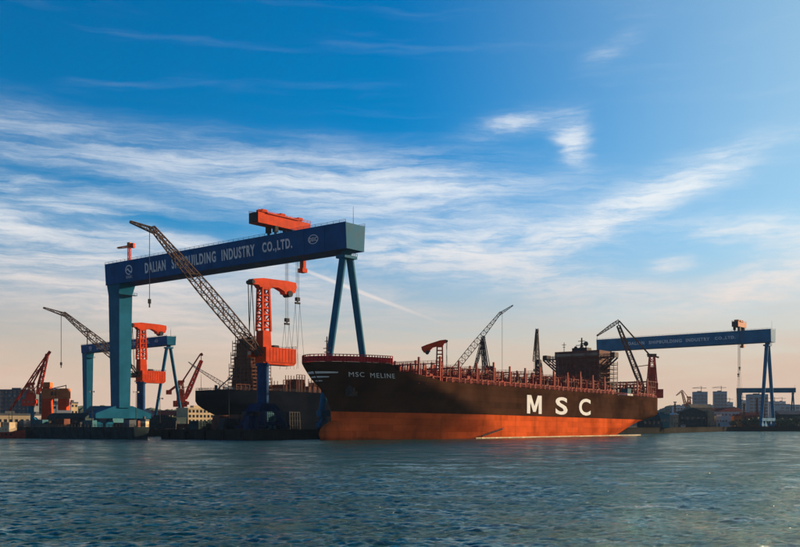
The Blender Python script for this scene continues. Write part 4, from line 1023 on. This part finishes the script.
TW = [('hazy grey apartment tower nearest the ship\'s stern', 700.5, 1750, 25, 62, 'tower_wall'), ('hazy grey apartment tower second from the ship\'s stern', 720.5, 1760, 23, 63, 'tower_wall'),
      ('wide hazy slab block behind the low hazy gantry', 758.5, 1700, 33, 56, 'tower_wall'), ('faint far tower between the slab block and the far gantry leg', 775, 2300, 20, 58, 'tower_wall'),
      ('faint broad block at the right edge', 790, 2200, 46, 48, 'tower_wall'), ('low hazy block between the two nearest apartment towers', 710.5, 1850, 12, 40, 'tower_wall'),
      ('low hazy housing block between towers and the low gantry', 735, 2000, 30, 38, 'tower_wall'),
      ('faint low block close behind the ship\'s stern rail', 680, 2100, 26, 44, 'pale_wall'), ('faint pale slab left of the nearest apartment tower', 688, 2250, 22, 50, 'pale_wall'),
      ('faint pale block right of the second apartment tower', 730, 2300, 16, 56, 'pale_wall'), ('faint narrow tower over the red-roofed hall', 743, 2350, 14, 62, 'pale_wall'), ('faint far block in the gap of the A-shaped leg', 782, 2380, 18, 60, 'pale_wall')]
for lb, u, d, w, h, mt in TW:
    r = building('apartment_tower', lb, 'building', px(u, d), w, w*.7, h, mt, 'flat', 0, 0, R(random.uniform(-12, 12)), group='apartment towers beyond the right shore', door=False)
    fl = int(h/6.2); me = None
    for i in range(fl):
        for j in range(4):
            if me is None: o = MB().box(-w*.095, w*.095, -.15, .1, -1.7, 1.7).build('window', 'glass', r); me = o.data
            else: o = link('window', me, None, r)
            o.location = (-w/2+w*(j+.5)/4, 0, 4+i*(h-5)/fl)
    if h > 55:
        MB().bar((w*.1, w*.3, h), (w*.1, w*.3, h+11), .9).bar((w*.1-16, w*.3, h+8), (w*.1+9, w*.3, h+8), .8).bar((w*.1-16, w*.3, h+8), (w*.1, w*.3, h+11), .4).build('roof_crane', 'scaffold', r)
# thin masts along the right yard
for u, d, h, lb in ((744, 1030, 24, 'thin brown pole right of the orange-brown hut'), (757, 1040, 30, 'tall brown lattice pole left of the far gantry\'s leg'), (764, 1045, 33, 'brown lattice pole next to the far gantry\'s leg'), (675, 1010, 26, 'brown lattice pole just right of the ship\'s stern')):
    c = px(u, d); r = thing('lattice_pole', lb, 'pole', (c.x, c.y, GZ), 0, 'poles on the right quay')
    MB().lattice((0,0,0), (0,0,h), 8, lambda t: (.9-.3*t, .9-.3*t), .36, .22, (1,0,0)).build('mast', 'brown_block', r)
    MB().box(-1.6, 1.6, -.4, .4, h, h+.9).build('floodlight', 'dark_steel', r)

# hills beyond
def hill(u0, u1, d, peak, seed, depth=260):
    rng = np.random.RandomState(seed); nx, ny = 260, 22; vs = []
    x0, x1 = (u0-U0)/F_PX*d, (u1-U0)/F_PX*d
    ph = rng.rand(12)*6.28
    for j in range(ny+1):
        for i in range(nx+1):
            t = i/nx; q = j/ny; e = min(1, 5*t, 5*(1-t)); X = x0+(x1-x0)*t
            h = peak*(.62+.2*math.sin(X*.011+ph[0])+.12*math.sin(X*.026+ph[1])+.05*math.sin(X*.07+ph[2]+q*5)+.03*math.sin(X*.15+ph[3]+q*9))*math.sin(math.pi*q)**.7*smooth(0, 1, e)
            h += rng.rand()*4.5*min(1, 4*q)*smooth(0, .3, e)
            vs.append((X+rng.normal()*.6, d+depth*q, GZ-.5+h))
    m = nx+1
    o = MB().add(vs, [(j*m+i, j*m+i+1, (j+1)*m+i+1, (j+1)*m+i) for j in range(ny) for i in range(nx)]).build('hill', 'hill', None, False); struct(o)
hill(-80, 330, 1700, 42, 5); hill(640, 900, 2450, 66, 9); hill(-300, 130, 2200, 64, 2); hill(250, 700, 2500, 60, 4)

# ------------------------------------------------------------------ trees and shrubs on the shores
def tree(label, c, h, w, seed, group):
    rnd = random.Random(seed); r = thing('tree', label, 'tree', (c.x, c.y, GZ), rnd.random()*6, group)
    t = MB().tube((0,0,0), (0,0,h*.55), h*.07, 7, h*.035)
    cl = []
    for i in range(7):
        a = i*2.4+rnd.random(); e = Vector((math.cos(a)*w*.32, math.sin(a)*w*.32, h*(.5+.4*rnd.random()))); t.tube((0,0,h*(.25+.04*i)), e, h*.03, 5, h*.012); cl.append(e)
    cl.append(Vector((0,0,h*.85))); t.build('trunk', 'bark', r)
    m = MB()
    for e in cl:
        for i in range(70):
            v = Vector((rnd.gauss(0,1), rnd.gauss(0,1), rnd.gauss(0,.8))); p = e+v*w*.13
            n = Vector((rnd.gauss(0,1), rnd.gauss(0,1), rnd.gauss(0,1))).normalized(); a = n.orthogonal().normalized()*(.035*w+.25); b = n.cross(a).normalized()*(.025*w+.2)
            m.add([p-a-b, p+a-b, p+a+b, p-a+b], [(0,1,2,3)])
    m.build('crown', 'leaf', r)
TR = [(746, 1010, 8, 10), (751, 1012, 7, 9), (760, 1012, 9, 12), (766, 1020, 7, 9), (780, 1012, 8, 11), (787, 1010, 7, 10), (796, 1012, 9, 12), (733, 1012, 6, 7)]
for i, (u, d, h, w) in enumerate(TR): tree('dark rounded shore tree on the right bank, %s counted from the left' % ('second third fourth fifth sixth seventh last first'.split()[i]), px(u, d), h, w, 20+i, 'trees on the right bank')
for i, (u, d, h, w) in enumerate(((176, 660, 8, 9), (186, 668, 9, 10), (224, 655, 8, 9), (128, 700, 9, 10))): tree(['dark tree left of the cream office', 'dark tree touching the cream office', 'dark tree right of the cream office under the navy hull', 'dark tree behind the orange crane by the box leg'][i], px(u, d), h, w, 50+i, 'trees in the left yard')

# ------------------------------------------------------------------ boats
def boat(label, c, L, Wd, H, hull, rz, house='cream_wall', group='small work boats'):
    r = thing('work_boat', label, 'boat', (c.x, c.y, 0), rz, group)
    mb = MB(); n = 16; vs = []
    for i in range(n+1):
        t = i/n; x = -L/2+L*t; w = Wd/2*min(1, (1-max(0, (t-.55)/.45)**2.2))*(.85+.15*min(1, t*6)); sh = H*(1+.5*max(0, t-.5)**2*3)
        vs += [(x, -w*.8, -.8), (x, -w, sh), (x, w, sh), (x, w*.8, -.8)]
    fs = []
    for i in range(n):
        for k in range(3): fs.append((4*i+k, 4*i+k+1, 4*i+4+k+1, 4*i+4+k))
    fs.append((0,3,2,1)); mb.add(vs, fs); mb.build('hull', hull, r)
    MB().box(-L*.32, L*.12, -Wd*.3, Wd*.3, H, H+2.4).build('cabin', house, r)
    wb = MB().box(-L*.08, L*.1, -Wd*.24, Wd*.24, H+2.4, H+4.8).build('wheelhouse', house, r)
    for k in range(4): MB().box(-L*.3+k*L*.1, -L*.3+k*L*.1+1.0, -Wd*.3-.05, -Wd*.3+.02, H+.9, H+1.8).build('window', 'glass', r)
    MB().box(-L*.07, L*.09, -Wd*.24-.05, -Wd*.24+.02, H+3.4, H+4.4).build('window', 'glass', wb)
    MB().tube((0,0,H+4.8), (0,0,H+9), .25, 6).bar((0,-1,H+7), (0,1,H+7), .18).build('mast', 'dark_steel', r)
    MB().tube((-L*.22,0,H+2.4), (-L*.22,0,H+5), 1.0, 10).build('funnel', 'dark_steel', r)
    tb = MB()
    for k in range(6): x = -L*.4+k*L*.13; tb.tube((x, -Wd*.52, H*.6), (x, -Wd*.47, H*.6), 1.0, 10)
    tb.build('fender', 'rubber', r)
boat('red work boat with cream cabin moored at the far left quay', Vector((-193, 473, 0)), 24, 7.5, 3.0, 'boat_red', R(-30))
boat('low rust-red boat behind the big ship\'s stern', px(655, 800), 24, 7, 1.8, 'boat_red', R(5), 'dark_steel')
boat('small rust boat at the right shore by the dark green-grey shed', px(683, 950), 20, 6, 1.6, 'boat_red', R(0), 'pale_wall')

# rubber fenders on the quay front and mooring bollards
fa = None
edge = [(LAND[7], LAND[8]), (LAND[8], LAND[9]), (LAND[12], LAND[0])]
for a, b in edge:
    d = b-a; n = int(d.length/11); dn = d.normalized(); out = Vector((dn.y, -dn.x, 0))
    for i in range(n):
        p = a+d*((i+.5)/n)
        if p.x < -250: continue
        if fa is None:
            fa = MB().tube((0,0,-.2), (0,0,3.4), 1.5, 12).tube((0,0,3.4), (0,0,3.8), .8, 8); fo = fa.build('quay_fender', 'rubber'); fm_ = fo.data
        else: fo = link('quay_fender', fm_, None)
        fo.location = p+out*.74; tag(fo, 'black rubber cylinder fender hanging on the left quay wall', 'fender', 'fenders on the left quay wall')
bo = None
for a, b in edge:
    d = b-a; n = int(d.length/22)
    for i in range(n):
        p = a+d*((i+.2)/n)
        if p.x < -250: continue
        dn = d.normalized(); inn = Vector((-dn.y, dn.x, 0))
        if bo is None:
            q = MB().tube((0,0,0), (0,0,.9), .6, 10).tube((0,0,.9), (0,0,1.25), 1.0, 10); oo = q.build('bollard', 'dark_steel'); bo = oo.data
        else: oo = link('bollard', bo, None)
        oo.location = Vector((p.x, p.y, GZ))+inn*1.6; tag(oo, 'black mooring bollard along the edge of the left quay', 'bollard', 'bollards on the left quay')

def waterline_strip():  # pale segmented tubes following the hull at water level
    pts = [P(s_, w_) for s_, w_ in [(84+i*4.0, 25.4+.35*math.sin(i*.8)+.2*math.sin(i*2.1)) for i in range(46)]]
    r = thing('waterline_strip', 'pale floating boom along the waterline of the big ship\'s lit side', 'boom', (pts[0].x, pts[0].y, 0), 0)
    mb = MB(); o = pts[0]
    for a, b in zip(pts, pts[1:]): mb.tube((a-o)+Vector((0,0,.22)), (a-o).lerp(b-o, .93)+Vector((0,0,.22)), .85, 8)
    mb.build('strip_tubes', 'cream_wall', r)
waterline_strip()
# ------------------------------------------------------------------ haze
def make_haze():
    o = MB().box(-2590, 2590, -290, 2990, -3.2, 135).build('haze', None)
    m = bpy.data.materials.new('haze'); m.use_nodes = True; t = m.node_tree; t.nodes.clear()
    pv = t.nodes.new('ShaderNodeVolumePrincipled'); pv.inputs['Color'].default_value = (.42, .66, 1.0, 1); pv.inputs['Density'].default_value = .000022; pv.inputs['Anisotropy'].default_value = .0
    out = t.nodes.new('ShaderNodeOutputMaterial'); t.links.new(pv.outputs[0], out.inputs['Volume'])
    o.data.materials.append(m); o['kind'] = 'stuff'; o['label'] = 'thin pale harbour haze'; o.display_type = 'WIRE'
make_haze()
